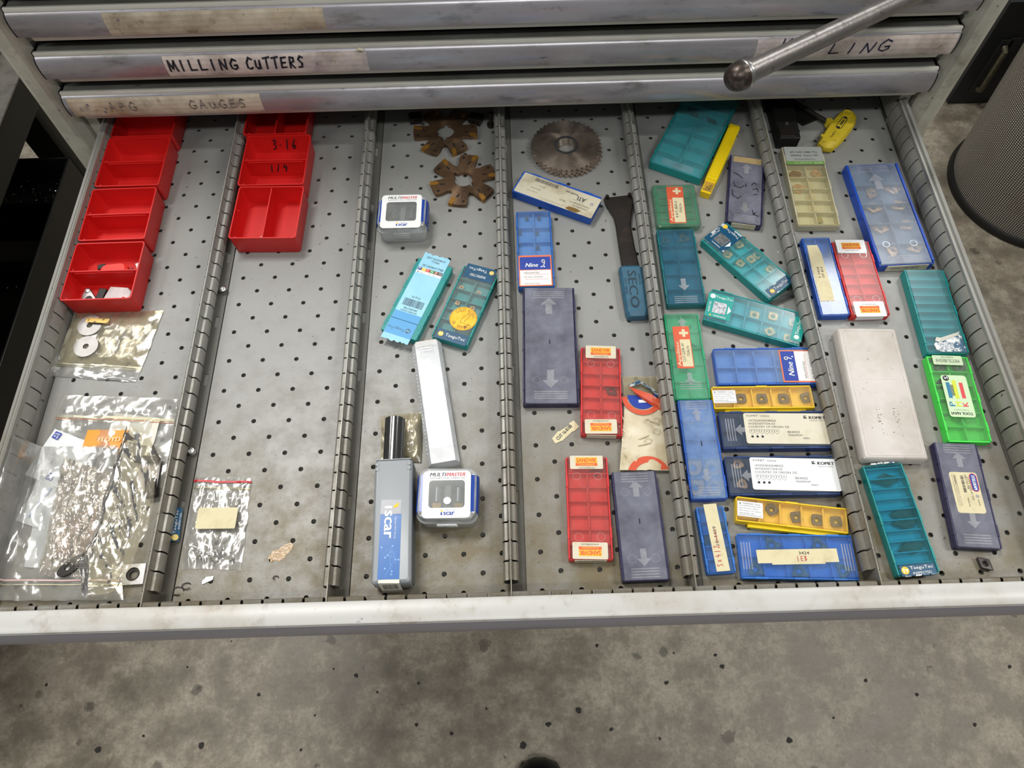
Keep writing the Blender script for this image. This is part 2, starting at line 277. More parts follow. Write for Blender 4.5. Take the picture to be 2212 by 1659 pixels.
POSE={
'teal_big':(509.4,184.7,62.0,135.0,-27.5,12),
'yellow_long':(533.8,143.9,11.9,114.4,-26.0,10),
'purple_write':(554.1,95.6,38.7,99.8,-11.8,10),
'appli_small':(473.2,75.0,48.3,59.6,-0.4,10),
'blueteal':(467.5,-7.3,40.0,98.0,-0.2,10),
'taegu_diag':(538.7,-2.8,99.0,38.5,-53.5,10),
'taegu_teal':(534.2,-74.0,97.2,40.4,-21.1,10),
'appli_long':(459.6,-115.0,35.1,97.9,-0.8,8),
'nine_right':(535.6,-131.0,100.0,40.7,-1.2,10),
'yellow1':(526.1,-164.8,96.1,23.8,-1.1,10),
'blue_long':(460.0,-215.2,33.3,99.5,-0.2,10),
'komet1':(530.7,-199.2,100.7,38.0,-1.3,10),
'komet2':(528.9,-244.6,100.2,37.5,-1.1,10),
'yellow2':(530.3,-281.7,97.7,23.1,-8.6,10),
'blue_small':(459.5,-301.6,24.6,59.4,1.8,10),
'blue3424':(528.5,-318.6,100.2,39.4,-2.7,8),
'ntk':(626.6,98.0,45.7,115.8,-2.1,11),
'big_blue':(703.0,55.2,59.1,141.1,1.3,12),
'blue_tape':(616.8,-24.9,29.9,99.6,-0.3,10),
'red_c':(652.7,-28.8,39.2,94.5,-0.2,10),
'teal_right':(718.5,-72.7,41.1,101.3,-2.2,11),
'lime':(711.9,-171.4,40.0,91.4,-3.1,10),
'white':(638.1,-163.3,58.5,140.3,-2.7,14),
'taegu_low':(625.1,-287.0,36.5,101.1,3.5,10),
'stellram':(690.5,-267.2,39.0,99.1,-4.7,10),
'ati':(341.5,94.1,95.9,33.0,-26.5,12),
'nine_left':(314.1,21.7,38.2,102.1,-0.2,10),
'purple_big':(324.2,-97.9,53.9,135.2,-1.7,10),
'red_a':(371.3,-151.8,39.1,94.7,-3.9,10),
'red_b':(350.5,-268.8,38.6,95.6,-1.7,10),
'purple_b':(394.6,-286.1,40.7,99.4,0.5,10),
'mm1':(171.7,63.5,54.3,47.0,-1.6,27),
'mm2':(225.3,-258.8,54.2,49.7,-1.8,29),
'iscar':(177.9,-280.4,33.5,110.7,1.5,29),
'lightblue':(189.7,-38.6,39.3,96.0,-22.1,10),
'gold':(239.8,-48.3,38.5,93.1,-21.0,10),
'longwhite':(210.2,-158.7,29.7,132.2,8.7,15),
'bin_b':(-136.3,146.9,71.7,73.7,-0.2,25),
'bin_c':(-136.9,71.0,71.3,72.1,0.5,25),
'bin_d':(-136.0,-4.7,72.9,72.9,0.1,25),
'bin_f':(24.7,143.0,73.5,75.4,-0.8,25),
'bin_g':(25.1,67.4,72.2,72.0,-1.5,25),
}
STK={
'iscar.blue':(-1.6,-24.4,18.3,56.2,-1),
'iscar.clear':(-1.1,10.2,17.7,13.0,-3),
'iscar.white':(-1.6,-54.1,17.7,3.1,-3),
'lightblue.L':(-0.9,0.1,29.6,113.0,0),
'gold.T':(0.2,40.8,32.5,17.9,-179),
'gold.B':(1.0,-41.5,33.4,11.8,0),
'mm1.F':(-0.6,-1.0,43.5,45.7,1),
'mm1.W':(-0.6,-1.3,32.8,26.4,2),
'mm2.F':(-0.5,-1.2,42.3,43.3,1),
'mm2.W':(-0.3,-1.0,31.6,25.3,1),
'ati.L':(1.5,-1.2,94.3,30.0,179),
'nine_left.L':(-0.5,-30.3,34.9,39.6,-0),
'red_a.T':(0.2,41.8,30.0,14.2,-0),
'red_a.B':(-0.7,-39.3,30.3,14.9,-178),
'red_b.T':(-0.2,42.2,30.3,13.1,-0),
'red_b.B':(-0.4,-40.0,30.8,14.9,179),
'red_c.T':(-0.6,39.7,30.9,17.6,-2),
'red_c.B':(0.0,-39.9,31.1,18.2,179),
'purple_write.T':(0.3,42.7,31.3,8.6,-1),
'appli_small.L':(0.1,0.5,18.4,54.3,-2),
'appli_long.L':(-2.4,9.0,16.7,48.5,-0),
'taegu_diag.A':(-36.7,1.8,26.9,32.2,2),
'taegu_diag.B':(44.1,1.2,31.9,10.5,90),
'taegu_teal.A':(-36.7,0.4,25.8,30.0,2),
'taegu_teal.B':(43.9,-0.5,10.7,29.1,-1),
'nine_right.L':(31.9,-0.9,36.1,35.6,-1),
'yellow1.L':(-37.1,0.6,21.9,13.6,-0),
'komet1.L':(11.6,0.9,78.9,31.3,-1),
'komet2.L':(11.6,0.7,79.4,31.1,-2),
'yellow2.L':(-36.8,0.2,22.4,14.0,-0),
'blue_small.L':(0.8,1.7,11.6,60.1,1),
'blue3424.L':(-0.3,0.4,70.0,11.8,2),
'blue_tape.L':(-4.8,3.1,13.9,71.6,-0),
'ntk.T':(0.5,43.4,42.9,27.2,-180),
'lime.T':(-0.7,40.6,28.7,10.5,179),
'lime.L':(-0.2,1.4,24.1,44.8,-1),
'teal_right.L':(2.9,-38.4,30.2,21.4,1),
'taegu_low.L':(-0.2,-46.6,30.0,9.2,0),
'stellram.L':(0.2,1.0,24.8,38.6,1),
}
INS={
'gold':[ (-13.4,21.2),(6.2,20.5),(-10.2,1.9),(6.9,0.5) ],
'nine_left':[ (-7.1,44.9),(6.4,45.0),(-15.3,25.6),(3.6,24.5),(-16.3,9.7),(3.7,4.3) ],
'red_a':[ (10.2,2.6) ],
'red_b':[ (8.7,35.3) ],
'blueteal':[ (9.2,40.0),(-10.6,38.2) ],
'teal_big':[ (-13.8,36.7),(12.5,29.9) ],
'taegu_diag':[ (-20.1,-6.9),(-21.8,12.6),(0.3,17.6),(0.0,8.1),(-3.6,-4.3),(21.9,14.5) ],
'taegu_teal':[ (0.0,6.1),(18.2,10.7),(18.4,-8.6),(39.5,9.7),(37.5,-10.2) ],
'yellow1':[ (-19.6,1.4),(0.6,1.1),(21.2,0.9),(43.2,1.5) ],
'yellow2':[ (-15.9,4.5),(5.7,0.1),(23.8,-0.3),(40.5,-0.0) ],
'blue_long':[ (-9.4,-17.4),(8.5,-18.3),(-9.9,-36.7),(7.4,-37.2) ],
'komet2':[ (-37.1,13.3),(-36.0,-6.0) ],
'blue_small':[ (11.2,13.2),(-6.2,1.1),(11.5,-11.5) ],
'blue3424':[ (-36.7,-10.7),(0.9,-11.6),(38.9,-10.5),(21.1,11.6),(-19.6,10.9) ],
'ntk':[ (-11.4,21.1),(12.8,23.1),(-11.0,0.4),(3.9,-45.1) ],
'big_blue':[ (-5.1,34.6),(18.6,38.4),(-9.8,12.7),(19.6,14.4),(-10.0,-16.2),(20.1,-12.9),(-4.4,-46.1),(20.3,-44.4) ],
'lime':[ (-6.7,36.2),(12.3,36.6),(-8.7,17.9) ],
'taegu_low':[ (1.8,36.7),(7.0,3.7),(6.4,-3.5),(3.7,-25.9) ],
}
# ================================================================= structure: workshop floor
def concrete():
    m, nt, N, L = nodes('worn_concrete'); out = N('ShaderNodeOutputMaterial'); p = N('ShaderNodeBsdfPrincipled'); L(p.outputs[0], out.inputs[0])
    big = noi(nt, coords(nt, 3.2), 1, 8, .62); mid = noi(nt, coords(nt, 14), 1, 10, .68); fine = noi(nt, coords(nt, 160), 1, 6, .7); st = noi(nt, coords(nt, 13), 1, 8, .6); s2 = noi(nt, coords(nt, 42), 1, 5, .5)
    c = mixc(nt, ramp(nt, big, .34, .66), lin('958c7b'), lin('aba290'))
    c = mixc(nt, math_(nt, 'MULTIPLY', ramp(nt, mid, .46, .60), .5), c, lin('cbc2b0'))
    c = mixc(nt, math_(nt, 'MULTIPLY', ramp(nt, mid, .34, .52, (1, 1, 1, 1), (0, 0, 0, 1)), .6), c, lin('5c584c'))
    c = mixc(nt, math_(nt, 'MULTIPLY', ramp(nt, fine, .45, .68), .4), c, lin('57534a'))
    c = mixc(nt, math_(nt, 'MULTIPLY', ramp(nt, noi(nt, coords(nt, 55), 1, 8, .75), .42, .62), .4), c, lin('7a7466'))
    c = mixc(nt, math_(nt, 'MULTIPLY', ramp(nt, st, .62, .8), .45), c, lin('4a4640'))
    c = mixc(nt, math_(nt, 'MULTIPLY', ramp(nt, s2, .70, .77), .8), c, lin('35322d'))
    vo = N('ShaderNodeTexVoronoi'); vo.inputs['Scale'].default_value = 21; vo.inputs['Randomness'].default_value = 1
    wv = N('ShaderNodeVectorMath'); wv.operation = 'ADD'; L(coords(nt, 1), wv.inputs[0])
    cm = N('ShaderNodeCombineXYZ'); L(math_(nt, 'MULTIPLY', noi(nt, coords(nt, 60), 1, 5, .7), .035), cm.inputs[0]); L(cm.outputs[0], wv.inputs[1]); L(wv.outputs[0], vo.inputs['Vector'])
    sepc = N('ShaderNodeSeparateColor'); L(vo.outputs['Color'], sepc.inputs[0])
    th = math_(nt, 'MULTIPLY', math_(nt, 'POWER', sepc.outputs[0], 5.0), .30)
    sp = math_(nt, 'MULTIPLY', math_(nt, 'SUBTRACT', th, vo.outputs['Distance']), 14.0, True)
    c = mixc(nt, math_(nt, 'MULTIPLY', sp, .62), c, lin('3c382f'))
    c = mixc(nt, math_(nt, 'MULTIPLY', ramp(nt, noi(nt, coords(nt, 6), 1, 12, .8), .49, .57), .4), c, lin('6f5f52'))
    L(c, p.inputs['Base Color']); L(ramp(nt, mid, .3, .8, (.32,)*3+(1,), (.6,)*3+(1,)), p.inputs['Roughness'])
    b = N('ShaderNodeBump'); b.inputs['Strength'].default_value = .25; b.inputs['Distance'].default_value = .002; L(mid, b.inputs['Height']); L(b.outputs[0], p.inputs['Normal']); return m
FZ = -800
o = G().box(-5000, -4000, FZ-60, 6000, 5000, FZ).obj('floor', concrete()); o['kind'] = 'structure'
R = random.Random(5)
# ================================================================= cabinet
CAB = thing('tool_cabinet', 'pale grey-beige metal tool cabinet with closed drawers above the open one', 'cabinet', (280, 500, FZ))
def cb(): return G()
def cobj(g, name, m, parent=None, **k):       # geometry is written in world mm, parent sits at (280,500,FZ)
    par = parent or CAB
    off = Vector((280, 500, FZ)) if par is CAB else Vector((0, 0, 0))
    g.v = [tuple(Vector(q)-Vector((280, 500, FZ))) for q in g.v]
    return g.obj(name, m, par, **k)
def post(x0, x1, xi):
    s = 1 if xi > x0 else -1
    g = G()
    # folded sheet post: outer face, front face with rounded corner, inner return scalloped past each drawer front
    prof = [(x0, 560), (x0, 196), (x0+s*3, 190), (x0+s*8, 187.5), (x0+s*21, 186.5), (x0+s*25, 189), (xi, 197), (xi, 215), (xi-s*2, 560)]
    if s < 0: prof = prof[::-1]
    return g.ext(prof, FZ, 290)
cobj(post(-231, 0, -198), 'post', BEIGE); cobj(post(793.5, 0, 760), 'post', BEIGE)
cobj(G().box(-229, 560, FZ, -226, 800, 290), 'side_panel', BEIGE); cobj(G().box(788, 560, FZ, 791, 800, 290), 'side_panel', BEIGE)
cobj(G().box(-229, 797, FZ, 791, 800, 290), 'back_panel', BEIGE); cobj(G().box(-231, 190, 290, 793, 800, 305), 'top_panel', BEIGE)
cobj(G().box(-226, 200, FZ, 788, 795, FZ+80), 'plinth', BEIGE)
# bracket / slide channel seen beside the drawer
for s, x in ((-1, -190), (1, 752)):
    cobj(G().box(x-6, 205, 0, x+4, 560, 40).box(x-7, 203, -10, x+5, 206, 52), 'slide_channel', BEIGE)
def front_profile(ze, y0):
    """drawer front in section (y, z): top plate, lipped edge, slightly bowed label face, lower lip"""
    return [(y0+14, ze-1.5), (y0+1.5, ze-.6), (y0-.6, ze), (y0-1.2, ze-4.2)], [(y0-1.0, ze-4.4), (y0-3.4, ze-6), (y0-5, ze-9), (y0-6, ze-14), (y0-6.2, ze-20), (y0-5.6, ze-26), (y0-4.6, ze-29.5), (y0-2, ze-31)], [(y0-1.6, ze-30.8), (y0-2.0, ze-32.5), (y0+.6, ze-37.5), (y0+6, ze-38)]
def strip(prof, x0, x1, th=1.2, nx=1):
    """sheet strip along x from an open (y, z) section, thickened inwards"""
    g = G(); A = [[(x0, y, z) for y, z in prof], [(x1, y, z) for y, z in prof]]
    B = [[(x0, y+th, z-th*.3) for y, z in prof], [(x1, y+th, z-th*.3) for y, z in prof]]
    n = len(prof)
    sec0 = A[0]+B[0][::-1]; sec1 = A[1]+B[1][::-1]
    return g.rings([sec1, sec0], True, True, True)
XL, XR = -195, 758
def mk_drawer(ze, y0, XL=XL, XR=XR, inner=True):
    top, fc, low = front_profile(ze, y0)
    a = cobj(strip(fc, XL, XR), 'drawer', CFACE, smooth=True)
    a['label'] = 'closed drawer face of grey metal'
    def sub(g, n, m, **k):
        g.v = [tuple(Vector(q)-Vector((280, 500, FZ))) for q in g.v]; return g.obj(n, m, a, **k)
    sub(G().box(XL+2, y0+1.6, ze-38, XR-2, y0+16, ze-1.2), 'body', CTOP)
    sub(strip([(y0+1.5, ze-.4), (y0-.4, ze), (y0-1.2, ze-.9), (y0-1.3, ze-4.2)], XL, XR), 'top_edge', EDGEP, smooth=True)
    sub(strip(low, XL+10, XR-10), 'lower_lip', EDGEP, smooth=True)
    for x in (XL-1.6, XR):
        sub(G().rings([[(xx, y, z) for y, z in [(y0+14, ze-2), (y0-.4, ze)]+fc+[(y0+10, ze-37)]] for xx in (x, x+1.6)], True, True, True), 'end_cap', BLK)
    sub(G().box(XL+10, y0+14, ze-34, XR-10, y0+560, ze-32).box(XL+10, y0+14, ze-34, XL+12, y0+560, ze-6).box(XR-12, y0+14, ze-34, XR-10, y0+560, ze-6), 'tray', CTOP)
    return a, sub
YC = 187
ZE = [90.7, 140.6, 190.8, 241]
DR = [mk_drawer(ze, YC) for ze in ZE]
cobj(G().box(XL, YC+20, 55, XR, YC+22, 62), 'cross_rail', DARK)
def on_face(ze, u, wdt):
    """tape lying on the bowed face between x=u and u+wdt"""
    top, fc, low = front_profile(ze, YC); P = [(y-.25, z) for y, z in fc[1:7]]
    return strip(P, u, u+wdt, .2)
def face_pt(ze, x, t):
    """t 0..1 up the flat middle of the face -> world"""
    z = ze-27+t*21; top, fc, low = front_profile(ze, YC)
    for (y0, z0), (y1, z1) in zip(fc, fc[1:]):
        if z1 <= z <= z0: y = y0+(y1-y0)*(z-z0)/(z1-z0); break
    else: y = fc[-1][0]
    return (x, y-.7, z)
def face_print(k, g, m):
    """flat strokes in (x mm, height 0..21 mm) laid on the face of closed drawer k"""
    a, sub = DR[k]; ze = ZE[k]; q = G(); q.f = g.f; q.v = [face_pt(ze, x, y/21) for x, y, z in g.v]; sub(q, 'lettering', m)
a, sub = DR[2]; t = sub(on_face(ZE[2], -102, 214), 'label_strip', TAPE)
a, sub = DR[1]; sub(on_face(ZE[1], -65, 210), 'label_strip', TAPE2); sub(on_face(ZE[1], 549, 207.5), 'label_strip', TAPE2)
a, sub = DR[0]; sub(on_face(ZE[0], -190.5, 210), 'label_strip', TAPE)
sub = DR[1][1]; sub(G().tube([(136, YC-4.5, 136), (139, YC-5, 137.5), (143, YC-4.6, 136)], 1.6, 6), 'peeling_corner', AGED)
g = G(); hand(g, 'MILLING', -61, 5, 12, 10.6, 2.0); hand(g, 'CUTTERS', 19, 5, 13, 8.9, 2.0, shear=.1); face_print(1, g, BLACKINK)
g = G(); hand(g, 'K', 571, 8.5, 12, 16, 1.7, shear=.2); hand(g, 'LIN', 626, 3, 12, 17, 1.6, shear=.15); hand(g, 'G', 676, 5, 13, 17, 1.6, shear=.15); face_print(1, g, mat('blue_black_ink', '2c2c44', .6))
for tx, xx in (('GAUGES', -60), ('APG', -148)):
    g = G(); hand(g, tx, xx, 5, 11, 11, 1.4); face_print(0, g, mat('very_faded_ink', '9c8f86', .7))
g = G(); disc2(g, -170, 14, 1.6); disc2(g, -155, 4, 1.5); disc2(g, -152, 9, 1.3); face_print(0, g, PALEINK)
g = G(); disc2(g, -88, 15, 1.4); face_print(2, g, PALEINK)
# ================================================================= the open drawer
D = thing('open_drawer', 'wide open grey metal drawer with perforated floor and white front bar', 'drawer', (0, 0, 0))
FY0, FY1 = -350, 740
def hole_cells(x0, x1, y0, y1, sx=0, sy=0):
    g = G(); hr = 2.35
    c0 = math.floor((x0-sx)/17)-1; c1 = math.ceil((x1-sx)/17)+1; q0 = math.floor((y0-sy)/17)-1; q1 = math.ceil((y1-sy)/17)+1
    for c in range(c0, c1+1):
        for r in range(q0, q1+1):
            cx, cy = c*17+sx, r*17+sy
            ax, bx, ay, by = max(x0, cx-8.5), min(x1, cx+8.5), max(y0, cy-8.5), min(y1, cy+8.5)
            if ax >= bx or ay >= by: continue
            inside = (c+r) % 2 == 0 and ax < cx-hr-1 and bx > cx+hr+1 and ay < cy-hr-1 and by > cy+hr+1
            if not inside: g.add([(ax, ay, 0), (bx, ay, 0), (bx, by, 0), (ax, by, 0)], [(0, 1, 2, 3)]); continue
            an = sorted([2*PI*i/12 for i in range(12)]+[math.atan2(y-cy, x-cx) % (2*PI) for x in (ax, bx) for y in (ay, by)]); O = []; I_ = []; J = []
            for t in an:
                dx, dy = math.cos(t), math.sin(t); k = 1e9
                if dx > 1e-9: k = min(k, (bx-cx)/dx)
                if dx < -1e-9: k = min(k, (ax-cx)/dx)
                if dy > 1e-9: k = min(k, (by-cy)/dy)
                if dy < -1e-9: k = min(k, (ay-cy)/dy)
                O.append((cx+dx*k, cy+dy*k, 0)); I_.append((cx+dx*hr, cy+dy*hr, 0)); J.append((cx+dx*hr, cy+dy*hr, -1.4))
            g.rings([J, I_, O])
    return g
XD = [-26.5, 126.5, 279.5, 432.5, 585.5]
seams = [-173]+[x+12.5 for x in XD]+[743]
for i in range(6):
    x0 = seams[i]+.6; x1 = seams[i+1]-.6 if i < 5 else 743
    if i < 5: x1 = XD[i]+12
    g = hole_cells(x0, x1, -349, 560, 7 if i == 5 else 0, 5 if i == 5 else 0)
    g.obj('floor_panel', SHEET, D)
G().box(-174, -349, -6, 744, 560, -5).obj('underside', mat('drawer_pan', '77746c', .6), D)
def teeth(u, s, a0, a1, prof, th=.8, pitch=17, gap=1.5, axis='y', off=0):
    """slotted strip: folded tabs of section prof [(out, z)], out along s from plane u"""
    g = G(); k = math.ceil((a0-off)/pitch)
    while True:
        p0 = max(a0, off+k*pitch+gap/2) ; p1 = off+(k+1)*pitch-gap/2; k += 1
        if p1 > a1: break
        sec = [(u+s*o_, z) for o_, z in prof]+[(u+s*(o_-th), z-.3) for o_, z in prof[::-1]]
        r = [[(a, y, z) if axis == 'y' else (y, a, z) for a, z in sec] for y in ((p0, p1) if (s > 0) == (axis == 'y') else (p1, p0))]
        g.rings(r, True, True, True)
    return g
WP = [(.9, 27), (3.2, 24.5), (5.2, 22), (6, 18), (6, 11), (4.4, 8), (1, 6.5)]
# side walls: rail on top, slotted strip below, recess under it
for s, xo, xr, xw in ((-1, -181.5, -174, -177), (1, 753.5, 745, 748)):
    a, b = min(xo, xr), max(xo, xr)
    sec = [(a, 33), (a+.8, 35), (a+3.6, 35.4), (a+4.4, 34.2), (a+5.4, 34.2), (a+6.2, 35.6), (b-1.5, 35.6), (b, 34), (b, 28), (b-1, 27.5), (b-1, -6), (a, -6)] if s < 0 else \
          [(b, 33), (b-.8, 35), (b-4.6, 35.4), (b-5.6, 33.2), (b-7.5, 32.6), (b-9, 33.6), (a+1.5, 33.6), (a, 32), (a, 28), (a+1, 27.5), (a+1, -6), (b, -6)]
    sec = sec if s > 0 else sec[::-1]
    G().rings([[(x, -352, z) for x, z in sec], [(x, 560, z) for x, z in sec]], True, True, True).obj('side_wall', STRIP, D, smooth=True)
    pr = [(0, 28), (1.2, 24), (2.0, 18), (1.6, 12), (-.5, 9)] if s < 0 else [(0, 28.5), (1.8, 26), (3.2, 20), (3.4, 12), (1.5, 5)]
    teeth(xr, -s, -330, 560, pr, off=-4).obj('slotted_strip', STRIP, D, smooth=True)
# front wall: slotted strip then the wide white bar and label face
fr = [(-.6, 24), (1.5, 26.5), (4.2, 27), (5.6, 25.5), (6, 20), (4, 12), (.5, 9)]
teeth(-350.5, 1, -172, 742, fr, gap=2.2, axis='x', off=XD[0]-2).obj('slotted_strip', STRIP, D)
G().box(-181, -352.5, -6, 753, -350.6, 30).obj('front_wall', STRIP, D)
FX0, FX1 = -197, 760
P = [(-350.6, 34), (-351.4, 37.2), (-353, 38), (-362, 38), (-367.5, 37.6), (-369, 36.8), (-369.4, 35), (-370, 34.2), (-369.8, 33), (-366, 32.6)]
strip([(y, z) for y, z in P], FX0, FX1, .1).obj('front_bar', BAR, D, smooth=True)
G().rings([[(x, y, z) for y, z in [(-350.6, 30), (-350.6, 33.9), (-353, 37.8), (-362, 37.8), (-368.5, 36.6), (-369, 33), (-368, 2), (-354, 0)]] for x in (FX1-1, FX0+1)], True, True, True).obj('front_core', BAR, D)
P = [(-369.2, 33.2), (-371.4, 29), (-373.2, 22), (-373.6, 15), (-372.8, 8), (-371, 3), (-368, 0)]
strip(P, FX0, FX1, 1).obj('label_face', OFACE, D, smooth=True)
# dividers
TP = [(.7, 26), (1.6, 22), (2.4, 20.6), (4.6, 20.4), (6.2, 18.5), (6.6, 15), (6.6, 10.5), (5, 7.5), (1, 6)]
names = ['leftmost slotted grey divider beside the red bins', 'second slotted divider from the left, right of the small red-zip bag', 'slotted divider left of the saw blades and large purple box',
         'slotted divider running along the blue-handled wrench', 'rightmost slotted divider beside the long milky box']
for i, x in enumerate(XD):
    t = thing('drawer_divider', names[i], 'divider', (x, 0, 0), 0, 'slotted dividers in the open drawer')
    G().box(-.5, -349.5, .4, .5, 555, 28).obj('plate', STRIP, t)
    teeth(0, 1, -336, 555, TP, off=-336+.75).obj('slotted_strip', STRIP, t, smooth=True)
    teeth(0, -1, -336, 555, TP, off=-336+.75).obj('slotted_strip', STRIP, t, smooth=True)
    # base flange with long fixing slots
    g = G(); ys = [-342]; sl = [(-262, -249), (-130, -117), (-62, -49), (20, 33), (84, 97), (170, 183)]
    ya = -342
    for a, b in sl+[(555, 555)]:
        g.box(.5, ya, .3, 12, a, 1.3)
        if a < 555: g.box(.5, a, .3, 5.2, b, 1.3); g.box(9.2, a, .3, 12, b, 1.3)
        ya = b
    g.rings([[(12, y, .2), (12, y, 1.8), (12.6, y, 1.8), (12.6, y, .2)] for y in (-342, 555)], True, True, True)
    g.obj('base_flange', FLANGE_SHADE, t)
# ================================================================= surroundings
# black swarf trolley at the lower left
T = thing('swarf_tray', 'large black steel tray with shiny metal chips, standing left of the cabinet', 'tray', (-900, 200, FZ))
g = G(); zt = -450-FZ
for a in ((-400, -300, 0, 312, -296, zt), (-400, 436, 0, 312, 440, zt), (-400, -300, 0, -396, 440, zt), (308, -300, 0, 312, 440, zt)): g.box(*a)
TB = mat('oily_black_steel', '0d0d0e', .35, .2, (('1d1c1a', 20, .4, .7, .7),)); g.box(-396, -296, 120, 308, 436, 124)
g.obj('tray_body', TB, T, bevel=1)
G().box(-396, 372, zt-60, 300, 436, zt-56).box(-396, 250, zt-110, 250, 300, zt-86).obj('ledge', TB, T)
g = G(); R = random.Random(9)
for i in range(520):
    if i % 2: x = R.uniform(-20, 290); y = R.uniform(372, 432); z0 = zt-55
    else: x = R.gauss(150, 120); y = R.gauss(220, 90); z0 = 125
    if not (-380 < x < 300 and -600 < y < 432): continue
    a = R.uniform(0, 6.28); s = R.uniform(1, 3.2); z = z0+R.uniform(.2, 3)
    g.add([(x, y, z), (x+s*math.cos(a), y+s*math.sin(a), z+R.uniform(-.4, 1)), (x+s*math.cos(a+1.9), y+s*math.sin(a+1.9), z+.8)], [(0, 1, 2)])
g.obj('metal_chips', BRIGHT, T, kind='stuff')
# bench beam top left
Bn = thing('machine_bench', 'grey steel bench with a dark side beam at the far left', 'bench', (-700, 300, FZ))
z = -300-FZ
G().box(-120, -940, z-70, 82, 540, z-4).obj('beam', mat('dark_beam', '2a2b28', .4, .4), Bn, bevel=3)
G().box(-120, -940, z-4, 84, 540, z).obj('beam_top', mat('worn_grey_plate', '84817a', .3, .5, (('4a463f', 30, .45, .7, .6),)), Bn, bevel=1)
G().box(-500, -940, z, 32, 540, z+24).obj('bench_top', BEIGE, Bn, bevel=3)
for y in (-900, 500): G().box(-60, y-30, 0, 0, y+30, z-70).obj('leg', mat('dark_beam', '2a2b28', .4, .4), Bn)
G().box(20, 480, 0, 60, 505, z-70).obj('leg', MC['dark_beam'], Bn)
# black cabinet behind the bin
T = thing('black_metal_box', 'black steel box with an upright lever handle, behind the mesh bin', 'box', (1900, 1300, FZ))
G().box(-413, -205, 6, 500, 300, 303).obj('body', mat('charcoal_paint', '26282c', .45, 0, (('3c3d40', 12, .5, .8, .4),)), T, bevel=2)
G().box(-380, -190, 0, 470, 280, 6).obj('base', BLK, T)
g = G().tube([(-362, -212, 185), (-362, -224, 180), (-358, -224, 60), (-358, -212, 54)], 7, 10); g.obj('handle', mat('grimy_brass', '6e6a58', .4, .5, (('3b382c', 90, .4, .7, .7),)), T, smooth=True)
G().box(-374, -209, 40, -346, -205, 200).box(-352, -209, 170, -330, -205, 205).obj('handle_plate', mat('dull_plate', '3a3b3c', .5, .3), T)
# mesh bin
def mesh_mat():
    m, nt, N, L = nodes('woven_mesh'); out = N('ShaderNodeOutputMaterial'); p = N('ShaderNodeBsdfPrincipled'); L(p.outputs[0], out.inputs[0])
    tc = N('ShaderNodeTexCoord'); sx = N('ShaderNodeSeparateXYZ'); L(tc.outputs['Object'], sx.inputs[0])
    an = math_(nt, 'ARCTAN2', sx.outputs[1], sx.outputs[0])
    u = math_(nt, 'MULTIPLY', an, 250.0/2); v = math_(nt, 'MULTIPLY', sx.outputs[2], 610.0)
    a = math_(nt, 'SINE', math_(nt, 'ADD', u, v)); b = math_(nt, 'SINE', math_(nt, 'SUBTRACT', u, v))
    f = ramp(nt, math_(nt, 'MULTIPLY', a, b), .0, .5); p.inputs['Metallic'].default_value = .25; p.inputs['Roughness'].default_value = .4
    c = mixc(nt, f, lin('4a4843'), lin('ece6da')); c = mixc(nt, math_(nt, 'MULTIPLY', ramp(nt, noi(nt, coords(nt, 7), 1, 5), .5, .75), .5), c, lin('6e5b4c')); L(c, p.inputs['Base Color'])
    bp = N('ShaderNodeBump'); bp.inputs['Strength'].default_value = .8; bp.inputs['Distance'].default_value = .002; L(f, bp.inputs['Height']); L(bp.outputs[0], p.inputs['Normal']); return m
T = thing('mesh_waste_bin', 'round grey wire-mesh waste bin with black base rim, right of the drawer', 'bin', (1612, 792, FZ))
def shell(prof, n=96):
    return G().rings([[(r*math.cos(2*PI*k/n), r*math.sin(2*PI*k/n), z) for k in range(n)] for r, z in prof], True, False, False)
shell([(196, 14), (232, 620), (230, 620), (194, 14)]).obj('mesh_wall', mesh_mat(), T, smooth=True)
G().lathe([(150, 0), (203, 0), (205, 3), (204, 14), (198, 20), (150, 20)], 96).obj('base_rim', BLK, T, smooth=True)
shell([(230, 616), (236, 616), (237, 626), (230, 626), (230, 616)]).obj('top_rim', BLK, T, smooth=True)
# lever bar reaching in from the upper right
P1 = Vector((480.4, 31.9, 217.1)); P2 = Vector((644.8, 126.3, 215.8)); dv = (P2-P1).normalized(); Lr = 312.3
T = thing('lever_bar', 'worn steel lever bar with a domed knob end crossing the closed drawers', 'handle', tuple(P1)); T.rotation_euler = dv.to_track_quat('Z', 'Y').to_euler()
WST = mat('worn_steel_bar', '8b8784', .36, .75, (('3d3733', 70, .58, .68, .75), ('b8b4b0', 40, .5, .8, .5)), .4, 260)
G().lathe([(9.2, 6), (9.0, 40), (8.7, 120), (8.2, Lr)], 40).obj('rod', WST, T, smooth=True)
G().lathe([(.5, -9.5), (5, -9), (8.6, -7), (11, -3.4), (12, 1.0), (12.3, 5), (12.2, 8.5), (11.4, 9.6), (9.9, 9.8)], 40).obj('knob', mat('dark_worn_knob', '4b423d', .34, .7, (('8d8783', 60, .55, .7, .8), ('231d1a', 40, .5, .7, .7)), .4, 260), T, smooth=True)
G().lathe([(12.3, 5.2), (12.9, 6.0), (12.9, 8.4), (12.1, 8.8)], 40).obj('ridge', STEEL, T, smooth=True)
